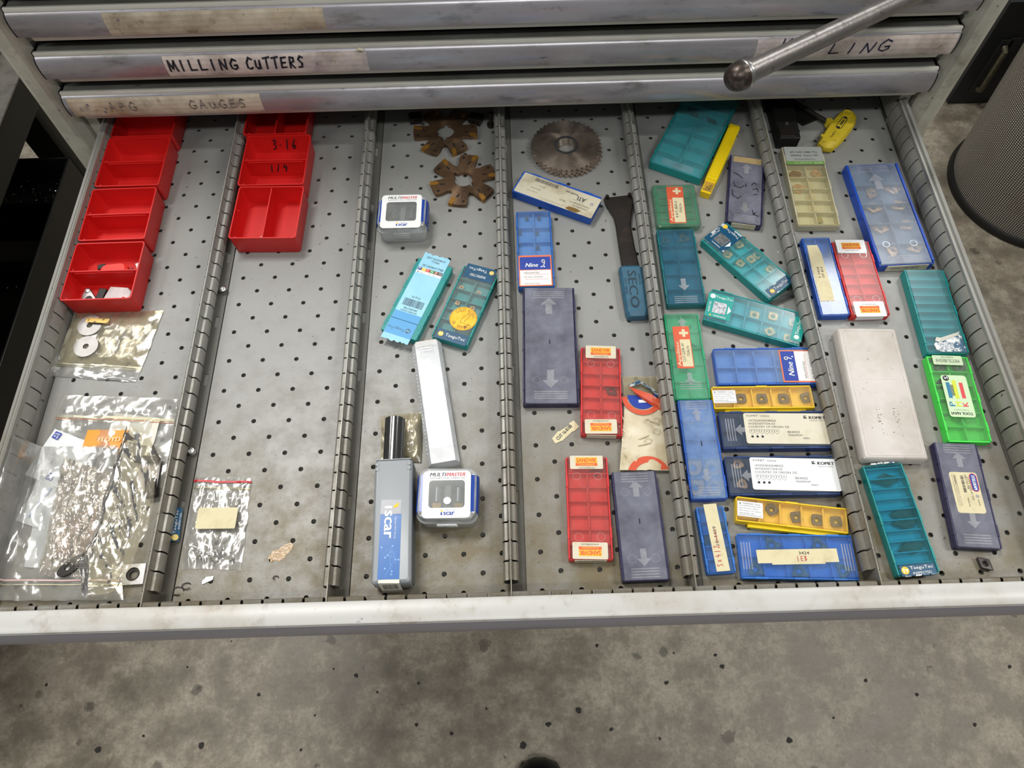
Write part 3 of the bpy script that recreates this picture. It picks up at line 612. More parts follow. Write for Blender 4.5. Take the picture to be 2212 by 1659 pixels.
# photographer's shoe toe
T = thing('work_shoe', 'rounded toe of a black work shoe at the bottom edge', 'shoe', (314, -516, FZ))
g = G(); Rr = []
for k, (y, w, h) in enumerate([(58, 4, 12), (54, 22, 34), (44, 34, 46), (25, 43, 56), (0, 48, 64), (-50, 47, 74), (-100, 38, 88), (-160, 34, 100), (-205, 36, 105), (-225, 24, 100)]):
    Rr.append([(w*math.cos(t), y, 12+max(0, math.sin(t))*(h-12)) if math.sin(t) > 0 else (w*math.cos(t), y, 12) for t in [PI*i/11 for i in range(12)]])
g.rings(Rr[::-1], True, True, True).obj('upper', mat('black_leather', '101012', .35, 0, (), .1, 200), T, smooth=True)
G().ext([(w*s, y) for s, lst in ((1, [(58, 10), (50, 30), (25, 46), (-50, 50), (-160, 38), (-225, 30)]), (-1, [(-225, 30), (-160, 38), (-50, 50), (25, 46), (50, 30), (58, 10)])) for y, w in lst], 0, 13).obj('sole', BLK, T)
# ================================================================= insert boxes
TH = {}
def at(key): return POSE[key]
def w2(key, x, y):
    cx, cy, w, l, a, h = POSE[key]; t = math.radians(a); return cx+x*math.cos(t)-y*math.sin(t), cy+x*math.sin(t)+y*math.cos(t)
def ibox(key, name, label, tray, lid, cols, rows, group=None, inner=None, emboss='', tabs=3, lidm=1.6, z=.1, ends=(), group_axis=0, flat=False, lip=True, arrow=True):
    """hinged or sliding plastic insert box: tray with cell walls, side clips, see-through lid with moulded grip lines and arrows"""
    cx, cy, w, l, a, h = POSE[key]
    T = thing(name, label, 'box', (cx, cy, z), a, group); TH[key] = T
    inner = inner or tray; hw, hl = w/2, l/2; rim = h-1.8
    horiz = w > l
    # tray: floor, four walls, cell walls
    g = G()
    g.rings([[(x, y, 0) for x, y in rr(w-1.4, l-1.4, 1.2, 2)], [(x, y, .8) for x, y in rr(w, l, 1.4, 2)], [(x, y, rim) for x, y in rr(w, l, 1.4, 2)], [(x, y, rim) for x, y in rr(w-2.6, l-2.6, .8, 2)], [(x, y, 1.4) for x, y in rr(w-3, l-3, .6, 2)]], True, True, True)
    g.obj('tray', tray, T)
    g = G(); cw = (w-3)/cols; cl = (l-3-(sum(ends) if ends else 0))/rows; yb = -hl+1.5+(ends[0] if ends and not horiz else 0); xb = -hw+1.5+(ends[0] if ends and horiz else 0)
    if horiz and ends: cw = (w-3-sum(ends))/cols; cl = (l-3)/rows
    zt = rim-1.2
    for i in range(1, cols): g.box(xb+cw*i-.5, yb, 1.3, xb+cw*i+.5, yb+cl*rows, zt)
    for j in range(1, rows): g.box(xb, yb+cl*j-.5, 1.3, xb+cw*cols, yb+cl*j+.5, zt)
    if ends:
        if horiz: g.box(xb-.6, -hl+1.4, 1.3, xb+.4, hl-1.4, zt).box(xb+cw*cols-.4, -hl+1.4, 1.3, xb+cw*cols+.6, hl-1.4, zt)
        else: g.box(-hw+1.4, yb-.6, 1.3, hw-1.4, yb+.4, zt).box(-hw+1.4, yb+cl*rows-.4, 1.3, hw-1.4, yb+cl*rows+.6, zt)
    g.box(-hw+1.5, -hl+1.5, 1.35, hw-1.5, hl-1.5, 1.6)
    g.obj('cell_walls', inner, T)
    # clips on the long sides
    g = G(); L_ = w if horiz else l; S_ = hl if horiz else hw
    for k in range(tabs):
        c = -L_/2+L_*(k+.5)/tabs if tabs > 1 else 0; q = L_*.055
        for s in (-1, 1):
            u0, u1 = sorted((s*(S_-1.5), s*(S_+.25)))
            if horiz: g.box(c-q, u0, rim-3, c+q, u1, h+.15)
            else: g.box(u0, c-q, rim-3, u1, c+q, h+.15)
    for s in (-1, 1):
        u0, u1 = sorted((s*(S_-1.3), s*(S_-.1)))
        if lip:
            if horiz: g.box(-hw+1, u0, rim-.2, hw-1, u1, h-.35)
            else: g.box(u0, -hl+1, rim-.2, u1, hl-1, h-.35)
    g.obj('clip_rail', tray, T, bevel=.15)
    # lid
    if lid:
        m = lidm; ww, ll = (w-1.0, l-2*m) if horiz else (w-2*m, l-1.0)
        g = G(); A = rr(ww, ll, 1.0, 2); B = rr(ww-1.2, ll-1.2, .8, 2)
        g.rings([[(x, y, rim+.1) for x, y in A], [(x, y, h-.5) for x, y in A], [(x, y, h) for x, y in B]], True, False, True)
        lo = g.obj('lid', lid, T, smooth=False)
        if emboss:
            zz = h+.06
            for e in emboss.split():
                kind, s = e[0], float(e[1:]); c = s*(L_/2); g = G()      # position along the long axis in fractions of half length
                def P(u, v): return (c+v, u) if horiz else (u, c+v)      # u across, v along
                nm = {'g': 'grip_mark', 'u': 'arrow_mark', 'd': 'arrow_mark', 'o': 'ring_mark', 's': ''}[kind]
                if kind == 'g':
                    for q in range(4):
                        yy = (q-1.5)*2.4; a_ = .3*2*S_; poly2(g, [P(-a_, yy-.5), P(a_, yy-.5), P(a_, yy+.5), P(-a_, yy+.5)][::(-1 if horiz else 1)], zz)
                    g.obj(nm, EMB, T, kind='stuff')
                if kind in 'ud':
                    d = 1 if kind == 'u' else -1; k = S_*.17
                    pts = [(-k*.75, -d*k*2.2), (k*.75, -d*k*2.2), (k*.75, d*k*.3), (k*1.8, d*k*.3), (0, d*k*2.2), (-k*1.8, d*k*.3), (-k*.75, d*k*.3)]
                    poly2(g, [P(x, y) for x, y in pts], zz).obj(nm, EMB, T)
                if kind == 'o':
                    for s2 in (-1, 1):
                        x0, y0 = P(s2*S_*.5, 0); G().rings([[(x0+r*math.cos(2*PI*i/20), y0+r*math.sin(2*PI*i/20), zz) for i in range(20)] for r in (3.4, 3.7)]).obj(nm, EMB, T)
            if 's' in emboss:
                s = [float(e[1:]) for e in emboss.split() if e[0] == 's'][0]*L_/2; g = G()
                rect2(g, s if horiz else 0, 0 if horiz else s, 5 if horiz else 1.1, 1.1 if horiz else 5, h+.1); g.obj('lid_slot', mat('slot_dark', '0d1030', .6), T)
    return T
def stk(key, m, name='label', r=1.2, dz=.1, shape=None, up=0):
    k = key.split('.')[0]; x, y, w, l, rot = STK[key]; h = POSE[k][5]
    g = G().ext(shape or rr(w, l, min(r, w/3, l/3), 3), -.06, .06)
    return g.obj(name, m, TH[k], (x, y, h+dz+.06+up), rot), w, l
# ---- cutting inserts: every one a thing of its own
def radial(poly):
    def f(t):
        dx, dy = math.cos(t), math.sin(t); best = 0
        n = len(poly)
        for i in range(n):
            (ax, ay), (bx, by) = poly[i], poly[(i+1) % n]; ex, ey = bx-ax, by-ay; den = dx*ey-dy*ex
            if abs(den) < 1e-9: continue
            s = (ax*ey-ay*ex)/den; u = (ax*dy-ay*dx)/den
            if s > 0 and -1e-6 <= u <= 1+1e-6: best = max(best, s)
        return best
    return f
def ngon(n, r, a0=0): return [(r*math.cos(2*PI*i/n+a0), r*math.sin(2*PI*i/n+a0)) for i in range(n)]
INSM = {}
def insert_mesh(shape, s, hole, m, th=3.2):
    key = (shape, s, hole, m.name, th)
    if key in INSM: return INSM[key]
    r = {'square': lambda: radial(ngon(4, s*.7071, PI/4)), 'rhomb': lambda: radial([(s*.62, 0), (0, s*.42), (-s*.62, 0), (0, -s*.42)]), 'rhomb_long': lambda: radial([(s*.62, 0), (0, s*.3), (-s*.62, 0), (0, -s*.3)]),
         'tri': lambda: radial(ngon(3, s*.62, PI/2)), 'trigon': lambda: (lambda t: s*.5*(1+.16*math.cos(3*(t-PI/2)))), 'round': lambda: (lambda t: s*.5*(1+.07*math.cos(4*t))), 'drop': lambda: (lambda t: s*.46*(1+.42*max(0, math.cos(t))**6))}[shape]()
    n = 30; rs = [r(2*PI*i/n) for i in range(n)]
    if shape in ('square', 'rhomb', 'tri', 'rhomb_long'): rs = [min(x, .96*x+.02*s) if x < s*.55 else x*.95 for x in rs]
    def ring(k, z): return [(x*k*math.cos(2*PI*i/n), x*k*math.sin(2*PI*i/n), z) for i, x in enumerate(rs)]
    def hr(r_, z): return [(r_*math.cos(2*PI*i/n), r_*math.sin(2*PI*i/n), z) for i in range(n)]
    g = G(); g.rings([hr(hole*.8, 0), ring(.9, 0), ring(1, th-.2), ring(.96, th), ring(.86, th), ring(.8, th-.35), hr(hole*1.25, th-.25), hr(hole*.85, th-1.2), hr(hole*.8, 0)] if hole else [ring(.9, 0), ring(1, th-.2), ring(.95, th), ring(.7, th-.4)], True, not hole, not hole)
    me = bpy.data.meshes.new('insert'); me.from_pydata([(x*K, y*K, z*K) for x, y, z in g.v], [], g.f); me.materials.append(m); INSM[key] = me; return me
def inserts(key, specs, group):
    for (x, y), (shape, s, hole, m, rot, label) in zip(INS[key], specs):
        o = bpy.data.objects.new('cutting_insert', insert_mesh(shape, s, hole, m)); COL.objects.link(o); wx, wy = w2(key, x, y)
        o.location = (wx*K, wy*K, (1.75+.1)*K); o.rotation_euler = (0, 0, math.radians(POSE[key][4]+rot)); tag(o, label, 'insert', group)
def logo_tt(g1, g2, x, y, r, rot=0):
    """round emblem: disc with a two-branched T"""
    disc2(g1, x, y, r, 0, 20); t = math.radians(rot)
    def q(a, b): return (x+a*math.cos(t)-b*math.sin(t), y+a*math.sin(t)+b*math.cos(t))
    for P in ([(-.7, .5), (-.1, .5), (-.1, .25), (-.3, .25), (-.3, -.7), (-.5, -.7), (-.5, .25), (-.7, .25)], [(.0, .3), (.8, .3), (.8, .05), (.5, .05), (.5, -.4), (.25, -.7), (.25, .05), (0, .05)]):
        poly2(g2, [q(a*r, b*r) for a, b in P], .03)
# ---- comp 3
ibox('lightblue', 'insert_box', 'teal insert box lying back side up under a sky-blue paper wrap', TEAL, None, 1, 1, tabs=4)
h = POSE['lightblue'][5]; w, l = POSE['lightblue'][2:4]
G().box(-w/2+.3, -l/2+.3, h-1.8, w/2-.3, l/2-.3, h-.2).obj('back_plate', TEAL, TH['lightblue'])
g = G()
for s in (-1, 1):
    for c in (-33, -11, 11, 33): g.box(s*(w/2-3)-.9, c-4, h-.3, s*(w/2-3)+.9, c+4, h)
g.obj('rib', TEAL, TH['lightblue'])
SKY = mat('sky_blue_print', '8fcde8', .4, 0, (('b6e2f2', 30, .4, .7, .5),)); s, w, l = stk('lightblue.L', SKY, 'paper_wrap', shape=jag(29.6, 112, 14, 1.2, 3))
b = G(); rect2(b, 0, -40, 29.4, 19, 0); rect2(b, 0, -26, 29.4, 10, 0); b.obj('print_band', mat('deep_sky_print', '4f9fd6', .4), s, (0, 0, .08))
k = G(); put_text(k, '2PKT 050304R-M', 0, 51, 21, 2.6); put_text(k, 'TT9080', 1, 47.2, 9, 2.3); put_text(k, '2PKT 050304R-M TT9080', 1, 40, 24, 2.8); put_text(k, '10 PCS', 0, -1, 9.5, 2.6)
bars(k, 0, -8.5, 22, 9, 4); put_text(k, '06120540', 0, -16, 15, 2.8); put_text(k, '5403057 00820000', -.5, -19.4, 18, 1.8); disc2(k, -12, 30.6, .7)
for x in (-4.2, 4.6, 9.6): k.rings([[(x-3.4+r*math.cos(2*PI*i/10), 30.6+r*math.sin(2*PI*i/10), 0) for i in range(10)] for r in (.45, .7)])
wht = G(); rect2(wht, 0, 33.2, 28.4, 7.4); wv = G()
cs = []
for i, (ch, cc) in enumerate(zip('PMKNSH', ('203c8c', 'e8cc22', 'd8343c', '3a9a58', '8e4a34', '4c3a3c'))):
    x = -11.8+i*4.72; q = G(); rect2(q, x, 34.8, 4.6, 3.8); cs.append((q, mat('chip_'+ch, cc, .4))); put_text(wv, ch, x, 34.8, 2.2, 2.6, 0, 0, .0); rect2(k, x+2.36, 31, .15, 3.2)
prints(s, (wht, WHITEINK), (k, BLACKINK), *[(q, m_) for q, m_ in cs], (wv, WHITEINK))
g1 = G(); g2 = G(); logo_tt(g1, g2, 8.5, -41, 2.8, 180); put_text(g1, 'TaeguTec', -4.5, -41.4, 19, 4, 180); prints(s, (g1, NAVY), (g2, SKY))
T = ibox('gold', 'insert_box', 'teal insert box with a round gold foil sticker on its clear lid', TEAL, CLEAR, 2, 5, emboss='', ends=(10, 14))
s, w, l = stk('gold.T', NAVY); g1 = G(); g2 = G(); logo_tt(g1, g2, -12, -4, 2.6); put_text(g2, 'TaeguTec', 3, -4, 20, 4); put_text(g2, 'INSPECTED', 1, 4, 17, 3); prints(s, (g1, YELP), (g2, WHITEINK))
s, w, l = stk('gold.B', NAVY); g1 = G(); g2 = G(); logo_tt(g1, g2, -12, 0, 2.8); put_text(g2, 'TaeguTec', 3.5, 0, 21, 4.4); prints(s, (g1, YELP), (g2, WHITEINK))
GOLD = mat('gold_foil', 'd9a32a', .35, .55, (('f0c65a', 120, .4, .7, .5),))
s = G().ext(ngon(40, 14.2), -.06, .06).obj('round_sticker', GOLD, T, (4.2, -17.5, POSE['gold'][5]+.2)); k = G()
k.rings([[(r*math.cos(2*PI*i/40), r*math.sin(2*PI*i/40), 0) for i in range(40)] for r in (13.3, 13.7)])
for txt, r, a0, da, fl in (('GOLD RUSH', 10.6, 148, -14.6, 0), ('GR SERIES', 10.6, 218, 13.5, 1)):
    for i, ch in enumerate(txt):
        if ch == ' ': continue
        a = math.radians(a0+da*i); put_text(k, ch, r*math.cos(a), r*math.sin(a), 2.4, 3.4, math.degrees(a)+(90 if fl else -90))
stroke(k, [(-1.5, -5), (-1, 1), (1, 4), (2.5, 6), (5, 5.5), (4.5, 2), (3, -1), (2, -4)], .4); stroke(k, [(2, 6), (2.6, 8), (4, 7.8), (5, 5.5)], .35); stroke(k, [(-2, -5), (7, -6), (7, -4)], .35)
prints(s, (k, mat('dark_gold_print', '8a5c10', .4)))
inserts('gold', [('square', 4.6, 1.2, CARB, a, 'tiny gold insert '+t+' of the gold-sticker box') for a, t in ((8, 'in the upper left cell'), (-4, 'in the upper right cell'), (3, 'at the left above the round sticker'), (10, 'at the right above the round sticker'))], 'tiny inserts in the gold-sticker box')
def clampbox(key, label, capshade):
    cx, cy, w, l, a, h = POSE[key]; T = thing('tool_case', label, 'case', (cx, cy, .1), a, 'square frosted tool cases'); TH[key] = T
    C1 = mat('case_body_plastic', 'c6c8c8', .35); C2 = film('case_lid_plastic', 'f2f4f4', .5, 'dcdfdf', .14, .05)
    def sec(w_, l_, r, z): return [(x, y, z) for x, y in rr(w_, l_, r, 6)]
    g = G().rings([sec(w-5, l-5, 7, 0), sec(w-3.5, l-3.5, 8, 1.2), sec(w-1, l-1, 9, h-11), sec(w-3, l-3, 8, h-11), sec(w-5, l-5, 7, 2)], True, True, True); g.obj('base', C1, T, smooth=True)
    g = G().rings([sec(w+.4, l+.4, 9, h-11), sec(w+.4, l+.4, 9, h-9), sec(w-1.4, l-1.4, 8.6, h-8), sec(w-3, l-3, 8.2, h-1.5), sec(w-6, l-6, 7, h-.2), sec(w-20, l-21, 3, h-.2)], True, False, False); g.obj('lid', C2, T, smooth=True)
    g = G().box(-9, -l/2-1.4, h-17, 9, -l/2+.6, h-8.8).box(-9.6, -l/2-1.8, h-12, 9.6, -l/2, h-10.6); g.obj('latch', C2, T, bevel=.5)
    for s in (-1, 1):
        g = G().rings([[(s*x, y, z) for x, z in ((w/2-6.4, h+.0), (w/2-3.2, h-.2), (w/2-.4, h-3), (w/2+.5, h-7), (w/2+.5, h-16), (w/2, h-17), (w/2-.1, h-16), (w/2-.1, h-7), (w/2-1.2, h-3.3), (w/2-6.4, h-.6))] for y in ((-l/2+8, l/2-8) if s < 0 else (l/2-8, -l/2+8))], True, True, True)
        g.obj('wrap_band', mat('blue_wrap_print', '16409c', .25, 0, (('3f7ae0', 160, .64, .7, .8),)), T, smooth=False)
    x, y, lw, ll, rot = STK[key+'.F']; x2, y2, ww, wl, r2 = STK[key+'.W']
    q = rr(ww, wl, 3, 4, (x2-x, y2-y)); s = G().loop(rr(lw, ll, 4, 4), q, -.08, .08).obj('frame_label', WHITE, T, (x, y, h+.15), rot)
    G().ext(rr(ww-.2, wl-.2, 3, 4), -.05, .0).obj('window', film('case_window', 'e8eaea', .22, 'a4a8a8', .3, .01), T, (x2, y2, h+.12), rot)
    G().ext(rr(w-9, l-9, 4, 4), 2.5, h-13).box(-2.6, -13, h-13, 2.6, 12, h-7).obj('inner_tray', mat('case_inner_grey', 'bcbcb8', .45), T)
    k = G(); rd = G(); bl = G(); ye = G(); yt = (ll/2+(y2-y+wl/2))/2+.3
    put_text(k, 'MULTI-', -7.2, yt+.7, 15.5, 3.4, 0, .25, 0, .25); put_text(rd, 'MASTER', 8.2, yt+.7, 16.5, 3.4, 0, .25, 0, .25); put_text(k, 'INDEXABLE SOLID CARBIDE LINE', .5, yt-2.6, 31, 1.3)
    yb = (-ll/2+(y2-y-wl/2))/2-.3; put_text(bl, 'scar', 2.4, yb-.2, 9.4, 3, 0, 0, 0, .4); rect2(bl, -4, yb-.4, 1.3, 2.6); poly2(ye, [(-4.8, yb+1.4), (-3.2, yb+1.2), (-2.6, yb+3.2), (-4.2, yb+2.9)]); put_text(bl, 'Member IMC Group', 3.4, yb+2.7, 8, .9)
    prints(s, (k, BLACKINK), (rd, REDP), (bl, BLUEINK), (ye, YELP))
    return T
clampbox('mm1', 'square frosted tool case with white window label, near the rusty cutters', 0); clampbox('mm2', 'square frosted tool case with white window label, touching the tall grey box', 0)
for key, nm in (('mm1', 'upper'), ('mm2', 'lower')):
    for s, nn in ((-1, 'left'), (1, 'right')):
        x, y = w2(key, s*9.5, -2); t = thing('milling_tip', 'brass-based solid milling tip behind the %s window half of the %s square case' % (nn, nm), 'cutter', (x, y, POSE[key][5]-13), POSE[key][4], 'milling tips inside the square cases')
        G().lathe([(4.6, 0), (4.6, 5), (4, 6)], 20, (0, -7)).obj('brass_base', mat('brass', '9c7a3c', .3, .9), t, smooth=True)
        G().tube([(0, -4, 4.2), (0, 2, 4.4), (0, 9, 4.6)], 4.2, 16).obj('carbide_tip', mat('tip_grey', 'a8aaac', .3, .6), t, smooth=True)
x, y = w2('mm2', .5, -7.5); tag(G().lathe([(3, 0), (3.6, .3), (3.2, 1.2), (1, 1.5)], 20).obj('clear_plug', WHITE, None, (x, y, 29.5)), 'small white oval plug in the window of the lower square case', 'plug')
# tall grey sliding box
cx, cy, w, l, a, h = POSE['iscar']; T = TH['iscar'] = thing('tool_tube_box', 'long tall grey plastic box with a blue label, a steel shank poking out', 'box', (cx, cy, .1), a)
g = G().rings([[(x, y, z) for x, y in rr(ww, ll, r, 4)] for ww, ll, r, z in ((w-5, l-5, 2, 0), (w-1.5, l-1.5, 2.5, 3), (w, l, 3, h-5), (w-1, l-1, 3, h-2), (w-5, l-5, 2.5, h))], True, True, True); g.obj('case', mat('case_silver_plastic', 'a3a8ac', .38), T, smooth=True)
g = G()
for s in (-1, 1):
    x0, x1 = sorted((s*(w/2-3.4), s*(w/2+.2))); g.box(x0, -l/2+2, 4, x1, l/2-1, h-4.5)
g.obj('side_rail', GREYD, T, bevel=.5)
g = G()
for s in (-1, 1):
    g.box(s*(w/2-2.6)-1.6, l/2-11, h-3, s*(w/2-2.6)+1.6, l/2-8, h+.4); g.box(s*(w/2-2.6)-1.6, l/2-6.5, h-3, s*(w/2-2.6)+1.6, l/2-3.5, h+.4)
g.obj('hinge_lug', GREYPL, T, bevel=.3)
G().rings([[(x, y, z) for x, z in ((-w/2+1, 2), (w/2-1, 2), (w/2-1, h-1.5), (-w/2+1, h-1.5))] for y in (l/2-.2, l/2+.6)], True, True, True).obj('end_frame', GREYPL, T)
s, ww, ll = stk('iscar.blue', mat('blue_gradient_print', '1f66b0', .3, 0, (('6aa2e0', 60, .55, .8, .5),)), r=.4); s2, w2_, l2 = stk('iscar.clear', mat('grey_film_label', '9a9da4', .3), r=.4); s3, w3, l3 = stk('iscar.white', PAPER, r=.3)
wv = G(); bl = G(); ye = G()
for i, (ch, yy) in enumerate(zip('scar', (22, 13.5, 5, -2.2))): pass
put_text(wv, 'scar', -2.2, 19.5, 24, 6.4, -90, 0, .06, .8); rect2(wv, -2.2, 34.5, 6.4, 2.2); poly2(ye, [(1.6, 33.4), (3, 36.6), (7, 38.4), (6, 34.6)]); put_text(wv, 'Member IMC Group', 4.2, 16, 19, 1.7, -90)
R = random.Random(3)
for i in range(9): disc2(bl, R.uniform(-7, 8), R.uniform(-26, 4), .8, 0, 10)
for i in range(4): stroke(bl, [(R.uniform(-8, 8), R.uniform(-27, -2)), (R.uniform(-8, 8), R.uniform(-27, -2))], .18)
prints(s, (bl, mat('pale_blue_print', '7fb4ea', .4)), (wv, WHITEINK), (ye, YELP))
e = G().box(-8.8, -.15, -h+4, 8.8, .15, -1.5).obj('end_label', PAPER, T, (STK['iscar.white'][0], -l/2+.2, h))
e.rotation_euler = (math.radians(-6), 0, 0)
k = G(); R = random.Random(7); u = -6
while u < 6:
    b_ = R.choice((.3, .6)); k.add([(u, -.2, -16), (u+b_, -.2, -16), (u+b_, -.2, -5), (u, -.2, -5)], [(0, 1, 2, 3)]); u += b_+.5
k.obj('lettering', BLACKINK, e)
x, y = 174.5, -199
tag(G().tube([(174.2, -236, 15.5), (174, -184, 15.5), (174, -180.5, 15.5)], 9.6, 28, ).obj('tool_shank', mat('polished_shank', '7b7c7c', .14, .95), None, smooth=True), 'polished steel tool shank sticking out of the tall grey box', 'tool shank')
# long frosted box
cx, cy, w, l, a, h = POSE['longwhite']; T = thing('frosted_box', 'long narrow frosted white telescopic box lying diagonally', 'box', (cx, cy, .1), a)
fr_in = film('frosted_inner', 'f0f2f4', .75, 'e0e6ec', .25, .05)
g = G().rings([[(x, y, z) for x, z in ((-w/2+2, 0), (w/2-2, 0), (w/2-1, h*.55), (w/2-4.5, h-1.5), (-w/2+4.5, h-1.5), (-w/2+1, h*.55))] for y in (l/2-8, -l/2+16)], True, True, True); g.obj('inner_sleeve', fr_in, T)
g = G().rings([[(x, y, z) for x, z in ((-w/2+.4, .1), (w/2-.4, .1), (w/2, h*.55), (w/2-3.6, h), (-w/2+3.6, h), (-w/2, h*.55))] for y in (l/2-2, -l/2)], True, True, True); g.obj('outer_sleeve', FROST, T)
g = G()
for i in range(28): g.box(-w/2+.9, -l/2+12+i*4, h*.6+1, -w/2+1.7, -l/2+13+i*4, h*.6+1.8)
for q in (l/2-9, l/2-12): g.box(-7, q-.6, h-.1, 5, q+.6, h+.3)
g.obj('rib', WHITE, T)
G().rings([[(x*.9, y, z*.93+.3) for x, z in ((-w/2+.4, .1), (w/2-.4, .1), (w/2, h*.55), (w/2-3.6, h), (-w/2+3.6, h), (-w/2, h*.55))] for y in (l/2, l/2-6)], True, True, True).obj('end_cap', MILK, T)
# ---- comp 4
ibox('ati', 'insert_box', 'blue insert box with a stained cream label, below the saw blades', BLUEB, None, 1, 1, tabs=3)
h = POSE['ati'][5]; w, l = POSE['ati'][2:4]; G().box(-w/2+.8, -l/2+1.4, h-2, w/2-.8, l/2-1.4, h-.2).obj('back_plate', BLUEB, TH['ati'])
s, w, l = stk('ati.L', AGED); k = G(); bl = G(); put_text(k, 'ATI', -27, -5.5, 9, 5.5, 0, 0, 0, .4); put_text(k, 'Stellram', -14, -9, 15, 2.8, 0, .0, 0, .2); stroke(k, [(-33, -9.5), (-30, -1.5), (-18, -1.5)], .3)
put_text(k, 'CNMG120408E-4T', -28, 2.4, 24, 2.2); put_text(k, 'CNMG432-4T', -30, 6.5, 18, 2.2); put_text(k, 'NL25', -8, 5, 7, 2.4); bars(k, 18, -10.5, 28, 5, 5); put_text(k, 'MADE IN USA', 26, 2, 12, 1.4); put_text(k, 'QTY 10', 20, -3.5, 8, 1.6); put_text(k, 'US Pat. 5,742', 28, 7, 13, 1.2); fine_lines(k, 4, 12, 34, 3, 2, 3)
for i in range(8):
    t = PI*i/4; poly2(bl, [(-40+.9*math.cos(t-.35), -3.5+.9*math.sin(t-.35)), (-40+3*math.cos(t), -3.5+3*math.sin(t)), (-40+.9*math.cos(t+.35), -3.5+.9*math.sin(t+.35))])
prints(s, (k, BLACKINK), (bl, BLUEINK))
G().ext([(-9, -2), (-2, -3.4), (6, -2.6), (9, 1), (3, 2.6), (-5, 2.2)], 0, .08).obj('oil_stain', mat('oil_stain', '7d5f2c', .4), s, (-24, 12.3, .1))
def nine(s, w, l, rot, t1, t2, blueside):
    pass
ORG = mat('orange_border', 'e8764a', .45)
ibox('nine_left', 'insert_box', 'pale blue insert box with an orange-framed label at its front end, beside leftmost cell', BLUE, BLUELID, 2, 5, emboss='', tabs=3, inner=mat('light_blue_inner', '5898d8', .4))
TH['nine_left']['label'] = 'blue insert box with six tiny grey inserts and an orange-framed label'
s, w, l = stk('nine_left.L', ORG, r=.6); b = G(); rect2(b, 0, 9.4, w-2.4, 16.6); wv = G(); rect2(wv, 0, -9.2, w-2.4, 19); k = G(); t_ = G(); rd = G()
put_text(t_, 'Nine', -3.5, 7, 13, 5, 0, .25, .1, .3); stroke(t_, [(6, 4), (9, 6), (10.5, 12), (8.5, 14), (6.8, 11.5), (8.5, 9.6), (10, 11)], .9, .1); disc2(t_, 9.5, 4.5, .9, .1)
put_text(k, 'N9GX04T002', -4, -3, 16, 2.3); put_text(k, 'NC2032 (302006)', -2.4, -8.6, 20, 2.4); put_text(k, 'N9GX04T002', -4, -17, 16, 1.6); rect2(rd, 1, -5.2, 25, .3); rect2(rd, 1, -11.2, 25, .3)
prints(s, (b, BLUEINK), (wv, WHITEINK), (k, BLACKINK), (rd, REDP), (t_, WHITEINK))
inserts('nine_left', [('round', 4.2, 1.2, CARBL, 20*i, 'tiny grey insert in the %s cell of the orange-labelled blue box at left' % t) for i, t in enumerate(('top left', 'top right', 'second left', 'second right', 'third left', 'third right'))], 'tiny inserts in the left blue box')
ibox('purple_big', 'insert_box', 'largest dark purple insert box with arrows on its smoky lid', PURP, SMOKE, 2, 5, emboss='g-.86 g.86 u.66 d-.6 s.02 o-.62', inner=mat('purple_inner', '2e2c50', .45), lidm=2)
def sandvik(key, label, cl, torn=False, rows=5):
    ibox(key, 'insert_box', label, REDBX, REDLID, 2, rows, 'red insert boxes with two white labels', inner=mat('red_inner', 'dc3a36', .45), tabs=2, ends=(13, 14), emboss='o-.58 o.6')
    for e in 'TB':
        s, w, l = stk(key+'.'+e, cl); b = G(); rect2(b, 0, 2.1, 20, 5.6); k2 = G(); rect2(k2, 0, -2.2, 20, 2.8); k = G(); put_text(k, 'SANDVIK', 0, 2, 18.6, 4, 0, 0, .08, .3); wv = G(); put_text(wv, 'Coromant', 0, -2.2, 14, 2, 0, 0, .05); bk = G(); put_text(bk, 'www.sandvik.com', 0, -5.4, 15, 1.1)
        prints(s, (b, mat('sandy_yellow', 'e9b832', .5)), (k2, ORANGEP), (bk, BLACKINK), (k, ORANGEP), (wv, mat('sandy_pale', 'f3c95a', .5)))
LB = mat('stained_white_label', 'd6cfb8', .55, 0, (('9a8048', 25, .5, .75, .5), ('5c5040', 200, .66, .74, .5)))
sandvik('red_a', 'red insert box holding one dark diamond insert, beside the large purple box', LB)
sandvik('red_b', 'red insert box left of the narrow purple-grey box, near the drawer front', LB)
sandvik('red_c', 'red insert box with clean white labels beside the taped blue box', WHITE)
inserts('red_a', [('rhomb', 13, 2, CARBD, 140, 'dark diamond insert under the lid of the red box')], 'lone dark inserts in the red boxes')
inserts('red_b', [('rhomb', 12, 2, CARBD, 10, 'dark insert half hidden behind the top label of the front red box')], 'lone dark inserts in the red boxes')
for kk, dy in (('red_a', -1), ('red_b', -1), ('red_c', -1)):
    w, l, h = POSE[kk][2], POSE[kk][3], POSE[kk][5]; G().box(-14, -l/2-.5, 2, 14, -l/2-.1, h-1).obj('end_label', LB if kk != 'red_c' else WHITE, TH[kk])
g = G(); bars(g, 0, 0, 24, 2.4, 8); q = G(); q.f = g.f; q.v = [(x, 0, y) for x, y, z in g.v]; q.obj('lettering', BLACKINK, TH['red_b'], (0, -POSE['red_b'][3]/2-.6, 7))
ibox('purple_b', 'insert_box', 'narrow purple-grey insert box with arrows, right of the front red box', PURP, SMOKE, 2, 6, emboss='g-.87 g.87 u.66 d-.6 s.05 o.6 o-.62', inner=mat('slate_inner', '3c3f62', .45))
w_, = (0,)
x, y = w2('purple_b', -8, -22); tag(G().rings([[(x_, y_, z) for x_, y_ in rr(15, 15, 4, 3)] for z in (0, .4)], True, True, True).obj('foil_scrap', FROST, None, (x, y, 2), 20), 'scrap of clear wrapping inside the narrow purple-grey box', 'scrap')
